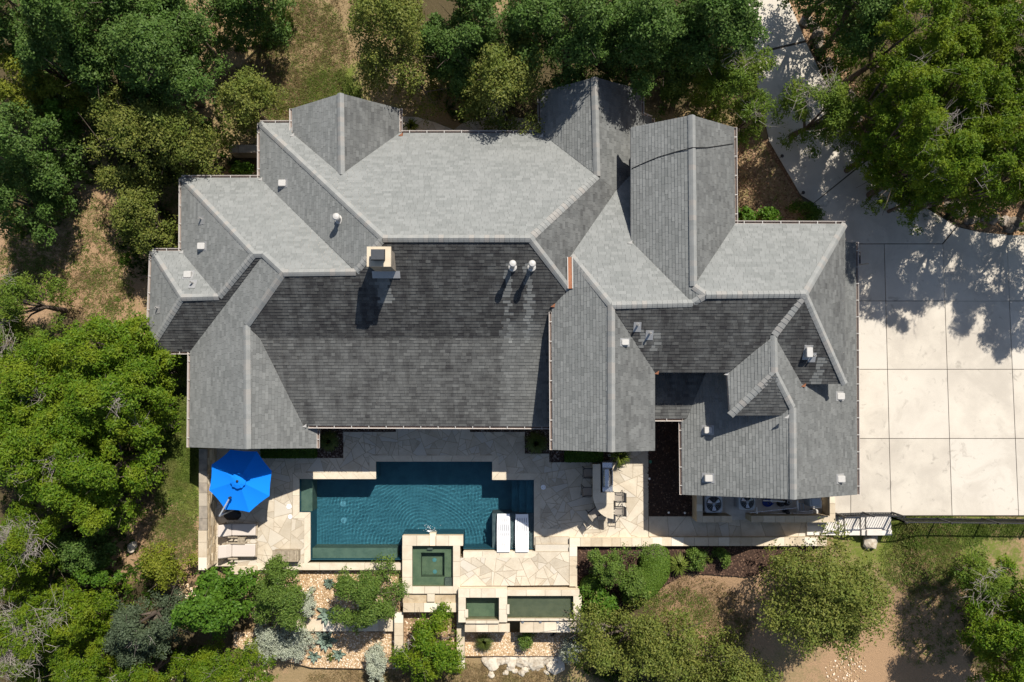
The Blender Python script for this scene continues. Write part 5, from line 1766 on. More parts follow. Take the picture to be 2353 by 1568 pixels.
def crown_points(R, spec, rng, ax, ay, hc):
    """foliage of a crown of plan radius R and height hc, base at z = 0: lobes near a dome envelope, twigs on lobes, leaves on twigs"""
    l, w, dens, spread, nl, ls, dome, up = SPEC[spec]
    nl = max(10, int(nl * 1.25 * (0.5 + 0.5 * min(2.2, R / 1.6))))
    t = rng.uniform(0, 1, nl) ** .75
    env = np.sqrt(np.maximum(0.02, 1 - (np.maximum(0, t - .25) / .78) ** 2)) * np.where(t < .2, .82, 1.0)
    rad = env * np.sqrt(rng.uniform(.12, 1, nl)) * .86
    a = rng.uniform(0, 2 * pi, nl)
    wob = 1 + .16 * np.sin(a * 2 + rng.uniform(0, 6)) + .10 * np.sin(a * 5 + rng.uniform(0, 6))
    rad = rad * wob
    lr = ls * R * rng.uniform(.65, 1.25, nl) * .92
    lz = t * (hc - lr) + rng.normal(0, .07 * R, nl)
    lobes = np.stack([np.cos(a) * rad * R * ax, np.sin(a) * rad * R * ay, lz], 1)
    n = int(dens * pi * R * R * ax * ay * 1.25)
    m = max(nl * 5, n // 12)
    wt = lr ** 2 * (0.35 + .65 * t)
    pick = rng.choice(nl, m, p=wt / wt.sum())
    d = unit(rng.normal(size=(m, 3)) + np.array([0, 0, up + .25]))
    tw = lobes[pick] + d * (lr[pick] * rng.uniform(.6, 1.1, m))[:, None]
    k = rng.integers(0, m, n)
    c = tw[k] + rng.normal(0, spread * .8, (n, 3)) * np.array([1, 1, .8])
    nrm = unit(d[k] * .6 + rng.normal(size=(n, 3)) * .6 + np.array([0, 0, .5]))
    return c, nrm, lobes, lr, l, w

TREES = []
def plant(name, label, cat, px, py, rpx, spec, top, seed, group=None, ax=1.0, ay=1.0, twigs=0, ground=None, bark='bark', dens=1.0, mat=None):
    rng = np.random.default_rng(seed)
    zg = ground
    zc = 0.0
    for _ in range(4):
        p = P(px, py, zc)
        if ground is None:
            zg = max(gz(p.x, p.y), -1.2)
        zc = zg + (top - zg) * .62
    R = rpx * (CAMZ - zc) / FPX
    p = P(px, py, zc)
    root = thing(name, label, cat, (p.x, p.y, zg), group)
    skirt = min(.9, .18 * (top - zg))
    hc = top - zg - skirt
    c, nrm, lobes, lr, l, w = crown_points(R, spec, rng, ax, ay, hc)
    if dens != 1.0:
        k = int(len(c) * dens)
        c, nrm = c[:k], nrm[:k]
    h = skirt
    c[:, 2] = np.maximum(c[:, 2] + h, .04)
    NLEAF[0] += len(c)
    me = np_mesh('crown', leaf_quads(c, nrm, l, w, rng), 4, L[mat or spec])
    put('crown', me, None, root)
    # trunk with limbs
    lob = lobes + np.array([0, 0, h])
    tb = MB()
    fork = Vector((rng.uniform(-.12, .12) * R, rng.uniform(-.12, .12) * R, max(.2, (top - zg) * .32)))
    r0 = max(.03, .055 * R + .02)
    tb.tube([(0, 0, -.15), (fork.x * .4, fork.y * .4, fork.z * .5), fork], [r0 * 1.25, r0, r0 * .8], 8)
    order = np.argsort(-lr)[:9]
    for i in order:
        e = Vector(lob[i])
        if e.z < fork.z:
            e.z = fork.z + .1
        mid = fork.lerp(e, .5) + Vector((rng.normal() * .06 * R, rng.normal() * .06 * R, .08 * R))
        tb.tube([fork, mid, e], [r0 * .6, r0 * .36, r0 * .12], 6)
        for _ in range(3):
            q = e + Vector((rng.normal(), rng.normal(), rng.uniform(.0, 1.0))) * float(lr[i]) * .9
            tb.tube([mid.lerp(e, rng.uniform(.3, 1)), q], [r0 * .16, r0 * .05], 4)
    obj('trunk', tb, bark, root, local=True)
    if twigs:
        db = MB()
        tc = rng.uniform(0, 2 * pi, max(1, twigs // 14))
        hubs = [(cos(t) * R * .45 * rng.uniform(.2, 1.3), sin(t) * R * .45 * rng.uniform(.2, 1.3)) for t in tc]
        for i in range(twigs):
            hx, hy = hubs[i % len(hubs)]
            b0 = Vector((hx + rng.normal() * .25, hy + rng.normal() * .25, h + hc * .86))
            d = Vector((rng.normal(), rng.normal(), rng.uniform(.1, .9))).normalized()
            ln = rng.uniform(.3, .75)
            m_ = b0 + d * ln * .5 + Vector((rng.normal(), rng.normal(), 0)) * .1
            e_ = b0 + d * ln + Vector((rng.normal(), rng.normal(), .2)) * .18
            db.tube([b0, m_, e_], [.010, .007, .003], 4)
            db.tube([m_, m_ + (e_ - m_).lerp(Vector((rng.normal(), rng.normal(), .3)) * .4, .6)], [.006, .003], 3)
        obj('dead_branches', db, 'grey_bark', root, 'stuff', local=True)
    return root

T = [  # name, label, px, py, r, species, top, group, ax, ay, twigs
 ('oak_tree', 'dark oak in the corner woods beyond the dry grass strip', 30, 40, 105, 'oak', 8.0, 'oaks in the corner woods', 1, 1, 0),
 ('oak_tree', 'dark oak in the corner woods beyond the dry grass strip', 185, 55, 120, 'oak', 8.5, 'oaks in the corner woods', 1, 1, 0),
 ('oak_tree', 'broad dark oak at the corner of the woods facing the dry grass slope', 365, 150, 130, 'oak', 8.0, None, 1.02, .95, 0),
 ('oak_tree', 'dark oak in the corner woods beyond the dry grass strip', 320, 20, 110, 'oak', 8.0, 'oaks in the corner woods', 1, .9, 0),
 ('yellow_shrub', 'yellow green understory tree squeezed between the dark corner oaks', 45, 185, 75, 'yellow', 6.0, None, 1, 1.3, 0),
 ('yellow_shrub', 'small yellow green bush between the dark oaks and the bright green bush', 165, 225, 60, 'yellow', 4.5, None, 1.3, .8, 0),
 ('oak_tree', 'dark oak in the woods beside the bare sandy clearing', 50, 345, 105, 'oak', 7.5, 'oaks beside the sandy clearing', .9, 1.1, 0),
 ('oak_tree', 'dark oak in the woods beside the bare sandy clearing', 38, 455, 78, 'oak', 6.0, 'oaks beside the sandy clearing', 1, 1, 0),
 ('green_bush', 'bright green bush at the edge of the dark woods beside the airy olive elm', 160, 270, 52, 'bright', 4.0, None, 1, 1, 0),
 ('elm_tree', 'small olive elm between the bright green bush and the large corner oak', 270, 255, 62, 'elm', 4.5, None, 1.1, 1, 0),
 ('elm_tree', 'wide airy olive elm touching the west corner of the house', 350, 325, 118, 'elm', 6.0, None, 1.15, .85, 0),
 ('elm_tree', 'small airy elm on the dry grass above the stepped west roofs', 570, 235, 82, 'elm', 4.5, None, 1, .95, 0),
 ('elm_tree', 'airy olive elm brushing the gutters of the west roofs', 335, 505, 80, 'elm', 4.6, None, .95, 1.1, 0),
 ('oak_tree', 'dark oak whose shade falls on the dry grass slope', 590, 5, 110, 'oak', 5.0, None, 1.15, .75, 0),
 ('elm_tree', 'large golden olive elm behind the west gable roof', 893, 95, 140, 'elm', 7.0, None, .92, 1.15, 0),
 ('oak_tree', 'dark green oak wedged between the golden elm and the row of oaks', 1085, 55, 98, 'oak', 7.0, None, .9, 1.2, 0),
 ('elm_tree', 'olive elm leaning over the gutter at the front entrance landing', 1165, 192, 122, 'elm', 6.0, None, 1, 1, 0),
 ('oak_tree', 'dense green oak in the row behind the shaded gable roof', 1320, 85, 118, 'oak', 8.5, 'row of oaks behind the gable', 1, .95, 0),
 ('oak_tree', 'dense green oak in the row behind the shaded gable roof', 1480, 75, 122, 'oak', 8.5, 'row of oaks behind the gable', 1, 1.05, 0),
 ('oak_tree', 'dense green oak leaning over the upper driveway', 1635, 75, 125, 'oak', 8.5, None, 1, 1.1, 0),
 ('cedar_tree', 'feathery cedar between the east gable roof and the driveway bend', 1680, 205, 105, 'dkjuniper', 6.5, None, 1.05, .95, 30),
 ('cedar_tree', 'airy cedar overhanging the middle of the curving driveway', 1875, 262, 100, 'dkjuniper', 6.0, None, 1.1, .9, 50),
 ('juniper_tree', 'tall juniper in the woods across the driveway', 2065, 80, 108, 'juniper', 9.5, 'junipers across the driveway', .9, 1.15, 12),
 ('juniper_tree', 'tall juniper in the woods across the driveway', 2225, 60, 120, 'juniper', 8.0, 'junipers across the driveway', 1, 1, 12),
 ('juniper_tree', 'tall juniper in the woods across the driveway', 2335, 150, 100, 'juniper', 8.0, 'junipers across the driveway', 1, 1.2, 10),
 ('juniper_tree', 'tall juniper in the woods across the driveway', 2045, 225, 95, 'juniper', 9.0, 'junipers across the driveway', 1, 1, 12),
 ('juniper_tree', 'tall juniper in the woods across the driveway', 2185, 225, 115, 'juniper', 8.0, 'junipers across the driveway', 1, 1, 16),
 ('juniper_tree', 'tall juniper in the woods across the driveway', 2305, 335, 105, 'juniper', 9.5, 'junipers across the driveway', 1, 1, 12),
 ('juniper_tree', 'juniper hanging over the driveway edge with bare grey twigs showing', 2120, 385, 115, 'juniper', 9.0, None, 1, .95, 40),
 ('juniper_tree', 'small low juniper reaching onto the concrete at the driveway curve', 2105, 458, 52, 'juniper', 5.0, None, 1, .9, 8),
 ('juniper_tree', 'juniper standing above the rocky bank at the driveway curve', 2235, 425, 85, 'juniper', 9.0, None, 1.1, .8, 10),
 ('oak_tree', 'dark tree on the rocky bank where the driveway leaves the garden', 1985, 15, 95, 'oak', 8.0, None, .8, 1.3, 0),
 ('juniper_tree', 'low juniper with bare grey twigs beside the sandy clearing', 62, 700, 92, 'dkjuniper', 5.0, None, 1, .95, 60),
 ('juniper_tree', 'dark juniper between the sandy clearing and the bright mesquites', 40, 800, 80, 'dkjuniper', 5.0, None, 1, 1, 26),
 ('mesquite_tree', 'bright mesquite crown in the thicket west of the lawn strip', 225, 800, 100, 'mesquite', 6.5, 'mesquites west of the lawn strip', 1, 1, 0),
 ('mesquite_tree', 'bright mesquite crown in the thicket west of the lawn strip', 100, 900, 112, 'mesquite', 6.5, 'mesquites west of the lawn strip', 1, 1, 14),
 ('mesquite_tree', 'bright mesquite crown in the thicket west of the lawn strip', 270, 915, 118, 'mesquite', 7.0, 'mesquites west of the lawn strip', 1, .95, 20),
 ('mesquite_tree', 'mesquite reaching towards the dark gap under the west eave', 348, 855, 62, 'mesquite', 5.0, None, 1.1, .9, 0),
 ('mesquite_tree', 'bright mesquite crown in the thicket west of the lawn strip', 110, 1050, 112, 'mesquite', 6.5, 'mesquites west of the lawn strip', 1, 1, 30),
 ('mesquite_tree', 'bright mesquite crown in the thicket west of the lawn strip', 240, 1060, 100, 'mesquite', 6.5, 'mesquites west of the lawn strip', 1, 1, 16),
 ('mesquite_tree', 'mesquite branch spreading onto the green lawn strip', 345, 985, 48, 'mesquite', 5.0, None, 1.1, .8, 6),
 ('mesquite_tree', 'narrow mesquite below the thicket casting shade on the worn lawn', 245, 1175, 62, 'mesquite', 5.5, None, .9, 1.1, 0),
 ('juniper_tree', 'sparse juniper full of silvery dead twigs below the mesquites', 65, 1235, 95, 'juniper', 5.5, None, 1, 1, 320),
 ('juniper_tree', 'juniper with a grey dead centre in the corner thicket beside the grey green oak', 75, 1455, 120, 'juniper', 5.0, None, 1, .95, 520),
 ('juniper_tree', 'yellow green juniper between the dead twigs and the grey green oak', 195, 1405, 80, 'juniper', 4.5, None, 1, 1, 40),
 ('juniper_tree', 'yellow green juniper below the grey green oak', 210, 1525, 85, 'juniper', 4.0, None, 1, .9, 40),
 ('grey_oak', 'grey green oak with dull leaves beside the bright green tree', 330, 1440, 102, 'grey', 4.8, None, .95, .98, 8),
 ('yellow_shrub', 'yellow green shrub below the worn lawn beside the tall wall', 375, 1300, 62, 'yellow', 2.2, None, 1.1, .75, 0),
 ('bright_tree', 'bright emerald tree below the sunlit lounger', 490, 1392, 98, 'bright', 4.5, None, .95, 1.05, 0),
 ('yaupon_shrub', 'dense upright green shrub between the emerald tree and the gravel garden', 640, 1378, 90, 'yaupon', 3.2, None, .88, 1.08, 0),
 ('yaupon_shrub', 'dense upright green shrub in the gravel garden below the pool', 850, 1372, 94, 'yaupon', 3.0, None, .96, 1.0, 0),
 ('silver_bush', 'large mounded silver leaved bush below the upright green shrub', 640, 1468, 86, 'silver', .75, None, 1.05, .72, 0),
 ('silver_bush', 'narrow silver leaved bush peeking out beside the upright green shrub', 702, 1385, 34, 'silver', .75, None, .7, 1.5, 0),
 ('silver_bush', 'small mounded silver leaved bush beside the dividing wall', 862, 1520, 42, 'silver', .4, None, .9, 1.2, 0),
 ('silver_bush', 'silver leaved bush half hidden by the wide olive elm', 1312, 1492, 32, 'silver', .3, None, .9, 1.3, 0),
 ('bright_shrub', 'fresh green shrub growing between the two narrow dividing walls', 988, 1488, 80, 'mesquite', 2.6, None, .9, 1.1, 10),
 ('elm_tree', 'wide olive elm below the basins and the mulch bed', 1460, 1478, 125, 'elm', 4.5, None, 1.15, .85, 0),
 ('elm_tree', 'olive elm on the bare slope next to the wide elm', 1690, 1540, 95, 'elm', 4.0, None, 1.25, .75, 0),
 ('elm_tree', 'large olive elm beside the concrete steps and the white boulder', 1895, 1380, 158, 'elm', 6.0, None, 1.02, 1.0, 0),
 ('cedar_tree', 'dark feathery cedar on the lawn below the iron fence', 2255, 1335, 74, 'dkjuniper', 4.2, None, .95, 1.0, 50),
 ('bright_tree', 'glossy green tree beside the shaded bare ground below the cedar', 2300, 1450, 85, 'mesquite', 5.5, None, .95, 1.1, 0),
 ('bright_tree', 'glossy green tree at the garden corner below the cedar', 2345, 1535, 75, 'mesquite', 5.5, None, 1, 1, 0),
 ('juniper_tree', 'green juniper along the lower garden edge below the emerald tree', 330, 1560, 75, 'juniper', 3.5, None, 1.2, .7, 10),
 ('juniper_tree', 'green juniper along the lower garden edge below the silver bush', 520, 1545, 85, 'juniper', 3.2, None, 1.35, .62, 10),
 ('planter_shrub', 'loose dark green shrub in the mulch planter beside the terrace wall', 1395, 1305, 52, 'yaupon', 2.2, None, 1.0, .95, 0),
 ('planter_shrub', 'loose green shrub between the planter shrub and the clipped hedge', 1455, 1345, 48, 'yaupon', 2.0, None, 1.0, 1.1, 0),
 ('planter_shrub', 'glossy green shrub in the planter corner beside the long basin', 1375, 1385, 46, 'bright', 1.5, None, .9, 1.0, 0),
 ('rose_bush', 'small leafy rose bush in the mulch beside the spiky yucca', 1602, 1284, 26, 'yaupon', .75, None, 1, 1.1, 0),
 ('rose_bush', 'small leafy rose bush in the mulch near the large olive elm', 1662, 1283, 22, 'yaupon', .7, None, 1, 1, 0),
 ('evergreen_shrub', 'dark evergreen shrub where the drive meets the house corner', 1855, 486, 40, 'hedge', 1.6, None, 1, .8, 0),
 ('low_shrub', 'row shrub of bright leaves under the north east gutter', 1715, 497, 26, 'bright', 1.2, None, 1.2, .7, 0),
 ('low_shrub', 'bright leafy shrub against the north east gutter beside the leaf mulch', 1772, 494, 28, 'bright', 1.2, None, 1.1, .8, 0),
 ('low_shrub', 'small green shrub in the dark corner below the raised planter', 555, 392, 26, 'bright', 1.0, None, 1.4, .6, 0),
 ('gravel_bush', 'small dark green bush in the gravel below the basins', 1210, 1470, 22, 'yaupon', .1, None, .9, 1.2, 0),
 ('oak_tree', 'dark oak in the corner woods beyond the dry grass strip', 425, 50, 72, 'oak', 6.0, 'oaks in the corner woods', 1, 1, 0),
 ('oak_tree', 'dark oak in the corner woods beyond the dry grass strip', 110, 150, 85, 'oak', 6.5, 'oaks in the corner woods', 1, 1, 0),
 ('oak_tree', 'dark oak in the corner woods beyond the dry grass strip', 235, 165, 80, 'oak', 6.0, 'oaks in the corner woods', 1, 1, 0),
 ('oak_tree', 'dark oak in the woods beside the bare sandy clearing', 95, 400, 50, 'oak', 5.0, 'oaks beside the sandy clearing', 1, 1.2, 0),
 ('elm_tree', 'low sprawling elm filling the gap between the airy elm and the roof corner', 455, 330, 72, 'elm', 4.2, None, 1, 1, 0),
 ('elm_tree', 'low golden elm between the two airy elms west of the stepped roofs', 300, 420, 62, 'elm', 4.0, None, 1.1, .8, 0),
 ('oak_tree', 'small dark oak filling the shade behind the entrance elm', 1075, 150, 68, 'oak', 4.5, None, 1, 1.3, 0),
 ('oak_tree', 'dense green oak in the row behind the shaded gable roof', 1225, 55, 90, 'oak', 7.0, 'row of oaks behind the gable', 1, 1, 0),
 ('oak_tree', 'dense green oak in the row behind the shaded gable roof', 1400, 130, 80, 'oak', 6.0, 'row of oaks behind the gable', 1.1, .8, 0),
 ('oak_tree', 'dense green oak in the row behind the shaded gable roof', 1560, 130, 90, 'oak', 6.5, 'row of oaks behind the gable', 1, 1, 0),
 ('oak_tree', 'low dark oak crowding the east side of the entrance gable', 1545, 215, 42, 'oak', 3.5, None, 1, 1, 0),
 ('cedar_tree', 'feathery cedar leaning over the east gable gutter', 1720, 270, 65, 'dkjuniper', 5.0, None, 1, .9, 20),
 ('juniper_tree', 'tall juniper in the woods across the driveway', 2140, 150, 95, 'juniper', 7.5, 'junipers across the driveway', 1, 1, 8),
 ('juniper_tree', 'tall juniper in the woods across the driveway', 2340, 10, 90, 'juniper', 8.0, 'junipers across the driveway', 1, 1, 8),
 ('juniper_tree', 'tall juniper in the woods across the driveway', 2060, 320, 90, 'juniper', 9.0, 'junipers across the driveway', 1, 1, 8),
 ('juniper_tree', 'tall juniper in the woods across the driveway', 2265, 255, 85, 'juniper', 7.5, 'junipers across the driveway', 1, 1, 8),
 ('juniper_tree', 'tall juniper in the woods across the driveway', 2200, 340, 95, 'juniper', 7.5, 'junipers across the driveway', 1, 1, 8),
 ('juniper_tree', 'tall juniper in the woods across the driveway', 2345, 420, 75, 'juniper', 9.5, 'junipers across the driveway', 1, 1, 8),
 ('mesquite_tree', 'bright mesquite crown in the thicket west of the lawn strip', 170, 1110, 85, 'mesquite', 6.0, 'mesquites west of the lawn strip', 1, 1, 10),
 ('mesquite_tree', 'bright mesquite crown in the thicket west of the lawn strip', 20, 980, 85, 'mesquite', 6.0, 'mesquites west of the lawn strip', 1, 1, 20),
 ('mesquite_tree', 'bright mesquite crown in the thicket west of the lawn strip', 180, 985, 90, 'mesquite', 6.5, 'mesquites west of the lawn strip', 1, 1, 0),
 ('mesquite_tree', 'bright mesquite crown in the thicket west of the lawn strip', 320, 790, 60, 'mesquite', 5.0, 'mesquites west of the lawn strip', 1, 1, 0),
 ('green_bush', 'dark leafy bush in the deep shade below the mesquites', 190, 1270, 55, 'oak', 3.0, None, 1.2, .9, 0),
 ('green_bush', 'fresh green bush at the edge of the deep shade beside the pale rock', 215, 1320, 45, 'bright', 2.2, None, 1.2, .7, 0),
 ('juniper_tree', 'yellow green juniper filling the corner thicket below the dead twigs', 20, 1340, 60, 'juniper', 4.5, None, 1.2, .8, 30),
 ('bright_tree', 'glossy green tree between the feathery cedar and the garden corner', 2330, 1370, 55, 'mesquite', 5.0, None, 1, 1.2, 0),
 ('elm_tree', 'olive elm bough hanging over the lower cap stones', 1560, 1545, 80, 'elm', 3.5, None, 1.2, .7, 0),
 ('juniper_tree', 'tall juniper in the woods across the driveway', 2450, 340, 110, 'juniper', 10.0, 'junipers across the driveway', 1, 1, 0),
 ('juniper_tree', 'tall juniper in the woods across the driveway', 2560, 400, 120, 'juniper', 10.0, 'junipers across the driveway', 1, 1, 0),
 ('juniper_tree', 'tall juniper in the woods across the driveway', 2640, 470, 110, 'juniper', 9.5, 'junipers across the driveway', 1, 1, 0),
 ('oak_tree', 'dark tree on the rocky bank above the upper driveway', 1950, -85, 110, 'oak', 9.0, None, 1, 1, 0),
 ('oak_tree', 'dark oak filling the gap between the golden elm and the entrance elm', 1010, 120, 58, 'oak', 5.0, None, 1, 1.5, 0),
]
for i, (nm, lab, px, py, r, sp, top, grp, ax, ay, tw) in enumerate(T):
    if sp in ('oak', 'juniper', 'mesquite') and r > 50:
        r *= 1.08
    gr_ = None
    if nm in ('silver_bush', 'gravel_bush', 'bright_shrub'):
        gr_ = -.85
    if nm == 'yaupon_shrub':
        gr_ = -.5
    if nm in ('planter_shrub', 'rose_bush'):
        gr_ = -.02
    plant(nm, lab, 'tree' if nm.endswith('tree') or nm.endswith('oak') else 'shrub', px, py, r, sp, top, 100 + i, grp, ax, ay, tw, gr_)

# bare twiggy sapling beside the planter
c = Z4(1425, 1210, .1)
t = thing('sapling', 'thin nearly bare sapling rising from the planter shrub beside the walkway', 'tree', (c.x, c.y, -.02))
rng = np.random.default_rng(77)
tb = MB(); lv = []
def twig(p, d, ln, r, lev):
    e = p + d * ln
    tb.tube([p, p.lerp(e, .5) + Vector(rng.normal(0, .03, 3)), e], [r, r * .8, r * .55], 5)
    if lev == 0:
        for _ in range(12):
            lv.append(e + Vector(rng.normal(0, .12, 3)))
        return
    for _ in range(3):
        twig(p.lerp(e, rng.uniform(.6, 1)), (d + Vector(rng.normal(0, .5, 3))).normalized(), ln * .62, r * .55, lev - 1)
twig(Vector((0, 0, 0)), Vector((.12, .22, .95)).normalized(), 1.1, .028, 3)
obj('stem', tb, 'bark', t, local=True)
lv = np.array([tuple(x) for x in lv])
put('leaves', np_mesh('leaves', leaf_quads(lv, unit(rng.normal(size=lv.shape) + np.array([0, 0, .6])), .05, .025, rng), 4, L['yaupon']), None, t)

# ---- clipped hedges
def hedge_leaves(c, nrm, rng, l=.035, w=.022, j=.02):
    c = c + rng.normal(0, j, c.shape)
    return leaf_quads(c, unit(nrm + rng.normal(size=c.shape) * .6), l, w, rng)
def box_hedge(label, pts, z0, z1, seed):
    rng = np.random.default_rng(seed)
    q = [P(*p, z1) for p in pts]
    x0, x1 = min(p.x for p in q), max(p.x for p in q)
    y0, y1 = min(p.y for p in q), max(p.y for p in q)
    t = thing('box_hedge', label, 'hedge', ((x0 + x1) / 2, (y0 + y1) / 2, z0))
    l_ = wloc(t)
    obj('stems', MB().box(x0 + .06, y0 + .06, z0, x1 - .06, y1 - .06, z1 - .08), 'bark', t)
    a = [(x1 - x0) * (y1 - y0), (x1 - x0) * (z1 - z0) * 2, (y1 - y0) * (z1 - z0) * 2]
    n = int(sum(a) * 2600)
    u = rng.uniform(0, 1, (n, 3))
    c = np.stack([x0 + u[:, 0] * (x1 - x0), y0 + u[:, 1] * (y1 - y0), z0 + u[:, 2] * (z1 - z0)], 1)
    k = rng.choice(3, n, p=np.array(a) / sum(a))
    nr = np.zeros((n, 3))
    c[k == 0, 2] = z1; nr[k == 0, 2] = 1
    s = rng.integers(0, 2, n)
    m = k == 1; c[m, 1] = np.where(s[m] == 0, y0, y1); nr[m, 1] = np.where(s[m] == 0, -1, 1)
    m = k == 2; c[m, 0] = np.where(s[m] == 0, x0, x1); nr[m, 0] = np.where(s[m] == 0, -1, 1)
    NLEAF[0] += n
    put('leaves', np_mesh('leaves', hedge_leaves(c, nr, rng) - np.array(l_), 4, L['hedge']), None, t)
box_hedge('low clipped dark hedge under the gable end beside the blue parasol', [(600, 1030), (721, 1052)], -.05, .55, 5)
box_hedge('low clipped dark hedge under the tall wing beside the grill', [(1300, 1030), (1385, 1061)], -.05, .55, 6)
def topiary(label, chain, seed, z0=-.05):
    """rounded clipped mass: leaves on the skin of a chain of domes"""
    rng = np.random.default_rng(seed)
    w = [(P(x, y, z), r * 39 / FPX, z) for x, y, r, z in chain]
    t = thing('clipped_hedge', label, 'hedge', (w[0][0].x, w[0][0].y, z0))
    l_ = np.array(wloc(t))
    sp = []
    for i in range(len(w) - 1):
        for k in range(6):
            u = k / 6
            sp.append((w[i][0].lerp(w[i + 1][0], u), w[i][1] * (1 - u) + w[i + 1][1] * u))
    sp.append((w[-1][0], w[-1][1]))
    C = np.array([tuple(p) for p, r in sp]); Rr = np.array([r for p, r in sp])
    n = 70000
    k = rng.integers(0, len(sp), n)
    d = unit(rng.normal(size=(n, 3))); d[:, 2] = np.abs(d[:, 2])
    H_ = C[k, 2] - z0
    c = np.stack([C[k, 0] + d[:, 0] * Rr[k], C[k, 1] + d[:, 1] * Rr[k], z0 + H_ * (d[:, 2] ** .6)], 1)
    keep = np.ones(n, bool)
    for j in range(len(sp)):
        dd = ((c[:, 0] - C[j, 0]) ** 2 + (c[:, 1] - C[j, 1]) ** 2) / Rr[j] ** 2
        zz = z0 + (C[j, 2] - z0) * np.sqrt(np.maximum(0, 1 - dd)) ** .6
        keep &= ~((dd < .98) & (c[:, 2] < zz - .04))
    c, d = c[keep], d[keep]
    NLEAF[0] += len(c)
    put('leaves', np_mesh('leaves', hedge_leaves(c, d, rng, .032, .02, .012) - l_, 4, L['topiary']), None, t)
    m = MB()
    for p, r in sp[::3]:
        m.lathe((p.x, p.y, z0), [(r * .9, 0), (r * .88, (p.z - z0) * .5), (r * .6, (p.z - z0) * .82), (r * .2, (p.z - z0) * .93)], 14)
    obj('stems', m, 'bark', t)
topiary('smooth clipped kidney shaped hedge between the planter shrubs and the yucca', [(1512, 1290, 34, .95), (1508, 1320, 36, .95), (1490, 1348, 33, .9), (1462, 1368, 28, .8)], 31)
topiary('smooth clipped round hedge dome in the planter beside the terrace wall', [(1362, 1356, 26, .8), (1368, 1362, 26, .8)], 32)

# ---- spiky plants
def blades(name, label, px, py, r, z0, n, spec, seed, hgt, cat='plant', width=.012, droop=.5):
    rng = np.random.default_rng(seed)
    p = P(px, py, z0 + .1)
    R = r * 39.5 / FPX
    t = thing(name, label, cat, (p.x, p.y, z0))
    v = []
    for i in range(n):
        a, k = rng.uniform(0, 2 * pi), rng.uniform(.45, 1.08)
        el = rng.uniform(.15, 1.3)
        d = np.array([cos(a), sin(a), 0])
        s = np.array([-sin(a), cos(a), 0]) * width * rng.uniform(.7, 1.4)
        p0 = d * .03
        p1 = d * R * k * .55 * cos(el * .6) + np.array([0, 0, hgt * (.5 + .5 * sin(el))])
        p2 = d * R * k * cos(el * .5) + np.array([0, 0, hgt * (.2 + .8 * sin(el)) * (1 - droop * cos(el))])
        v += [p0 - s, p0 + s, p1 + s * .9, p1 - s * .9, p1 - s * .9, p1 + s * .9, p2 + s * .12, p2 - s * .12]
    put('blades', np_mesh('blades', np.array(v), 4, L[spec]), None, t)
blades('grass_clump', 'dark grass clump in the gravel beside the gable end gutter', 757, 1014, 27, -.03, 700, 'tuft', 1, .5)
blades('grass_clump', 'dark grass clump in the gravel beside the tall wing corner', 1232, 1018, 30, -.03, 700, 'tuft', 2, .5)
blades('grass_clump', 'pale feathery grass clump in the gravel below the middle basin', 1112, 1474, 27, -.78, 420, 'tuft', 3, .6, width=.008)
blades('yucca', 'arching yellow green yucca at the bed corner behind the grill', 1424, 1048, 30, -.03, 110, 'yucca', 4, .7, width=.022)
blades('yucca', 'spiky yucca tucked against the curve of the clipped hedge', 1556, 1296, 30, -.02, 220, 'yucca', 5, .6, width=.022)
blades('yucca', 'small young yucca between the two rose bushes', 1630, 1285, 12, -.02, 50, 'yucca', 6, .3, width=.014)
blades('yucca', 'spiky dark plant on the entrance landing beside the gutter', 947, 293, 22, -.02, 60, 'yucca', 7, .6, width=.03)
def agave(label, f, x, y, z0, R, n, seed, spec='agave'):
    rng = random.Random(seed)
    p = f(x, y, z0 + .15)
    t = thing('agave', label, 'agave', (p.x, p.y, z0))
    for i in range(n):
        a = i * 2.399 + rng.uniform(-.15, .15)
        k = 1 - .55 * (i / n)
        el = .25 + 1.0 * (i / n)
        d = Vector((cos(a), sin(a), 0))
        s = Vector((-sin(a), cos(a), 0))
        up = Vector((0, 0, 1))
        sec = []
        for u, wd in ((.04, .6), (.3, 1.0), (.62, .95), (.85, .5), (1.0, .03)):
            c_ = d * (R * k * u * cos(el)) + up * (R * k * u * sin(el) + .04 + .02 * i / n) + up * (.05 * u * u * R)
            w_ = R * .17 * wd
            sec += [c_ - s * w_ + up * .02, c_ - up * .015, c_ + s * w_ + up * .02, c_ - up * .045]
        m = MB()
        fs = []
        for j in range(4):
            for q in range(4):
                fs.append((j * 4 + q, j * 4 + (q + 1) % 4, (j + 1) * 4 + (q + 1) % 4, (j + 1) * 4 + q))
        m.add(sec, fs + [(0, 1, 2, 3)])
        obj('leaf', m, L[spec], t, local=True)
agave('tight blue grey rosette agave on the gravel near the pool edge', Z6, 1088, 530, -.45, .34, 34, 1)
agave('open agave with broad yellowing leaves against the retaining wall', Z6, 1065, 850, -.45, .64, 14, 2)
agave('large blue agave on the lower gravel terrace below the retaining wall', Z6, 1055, 1120, -.80, .66, 20, 3)
agave('small blue agave on the lower gravel beside the silver bush', Z6, 928, 1295, -.80, .42, 14, 4)
agave('small blue agave on the lower gravel next to a tuft of thin grass', Z6, 1185, 1275, -.80, .42, 14, 5)
blades('grass_clump', 'thin grass tuft leaning on a small agave in the lower gravel', (900 + 1110 / 2.6133) / 1.74076, (2130 + 1300 / 2.6133) / 1.74076, 16, -.80, 60, 'tuft', 9, .25, width=.01)

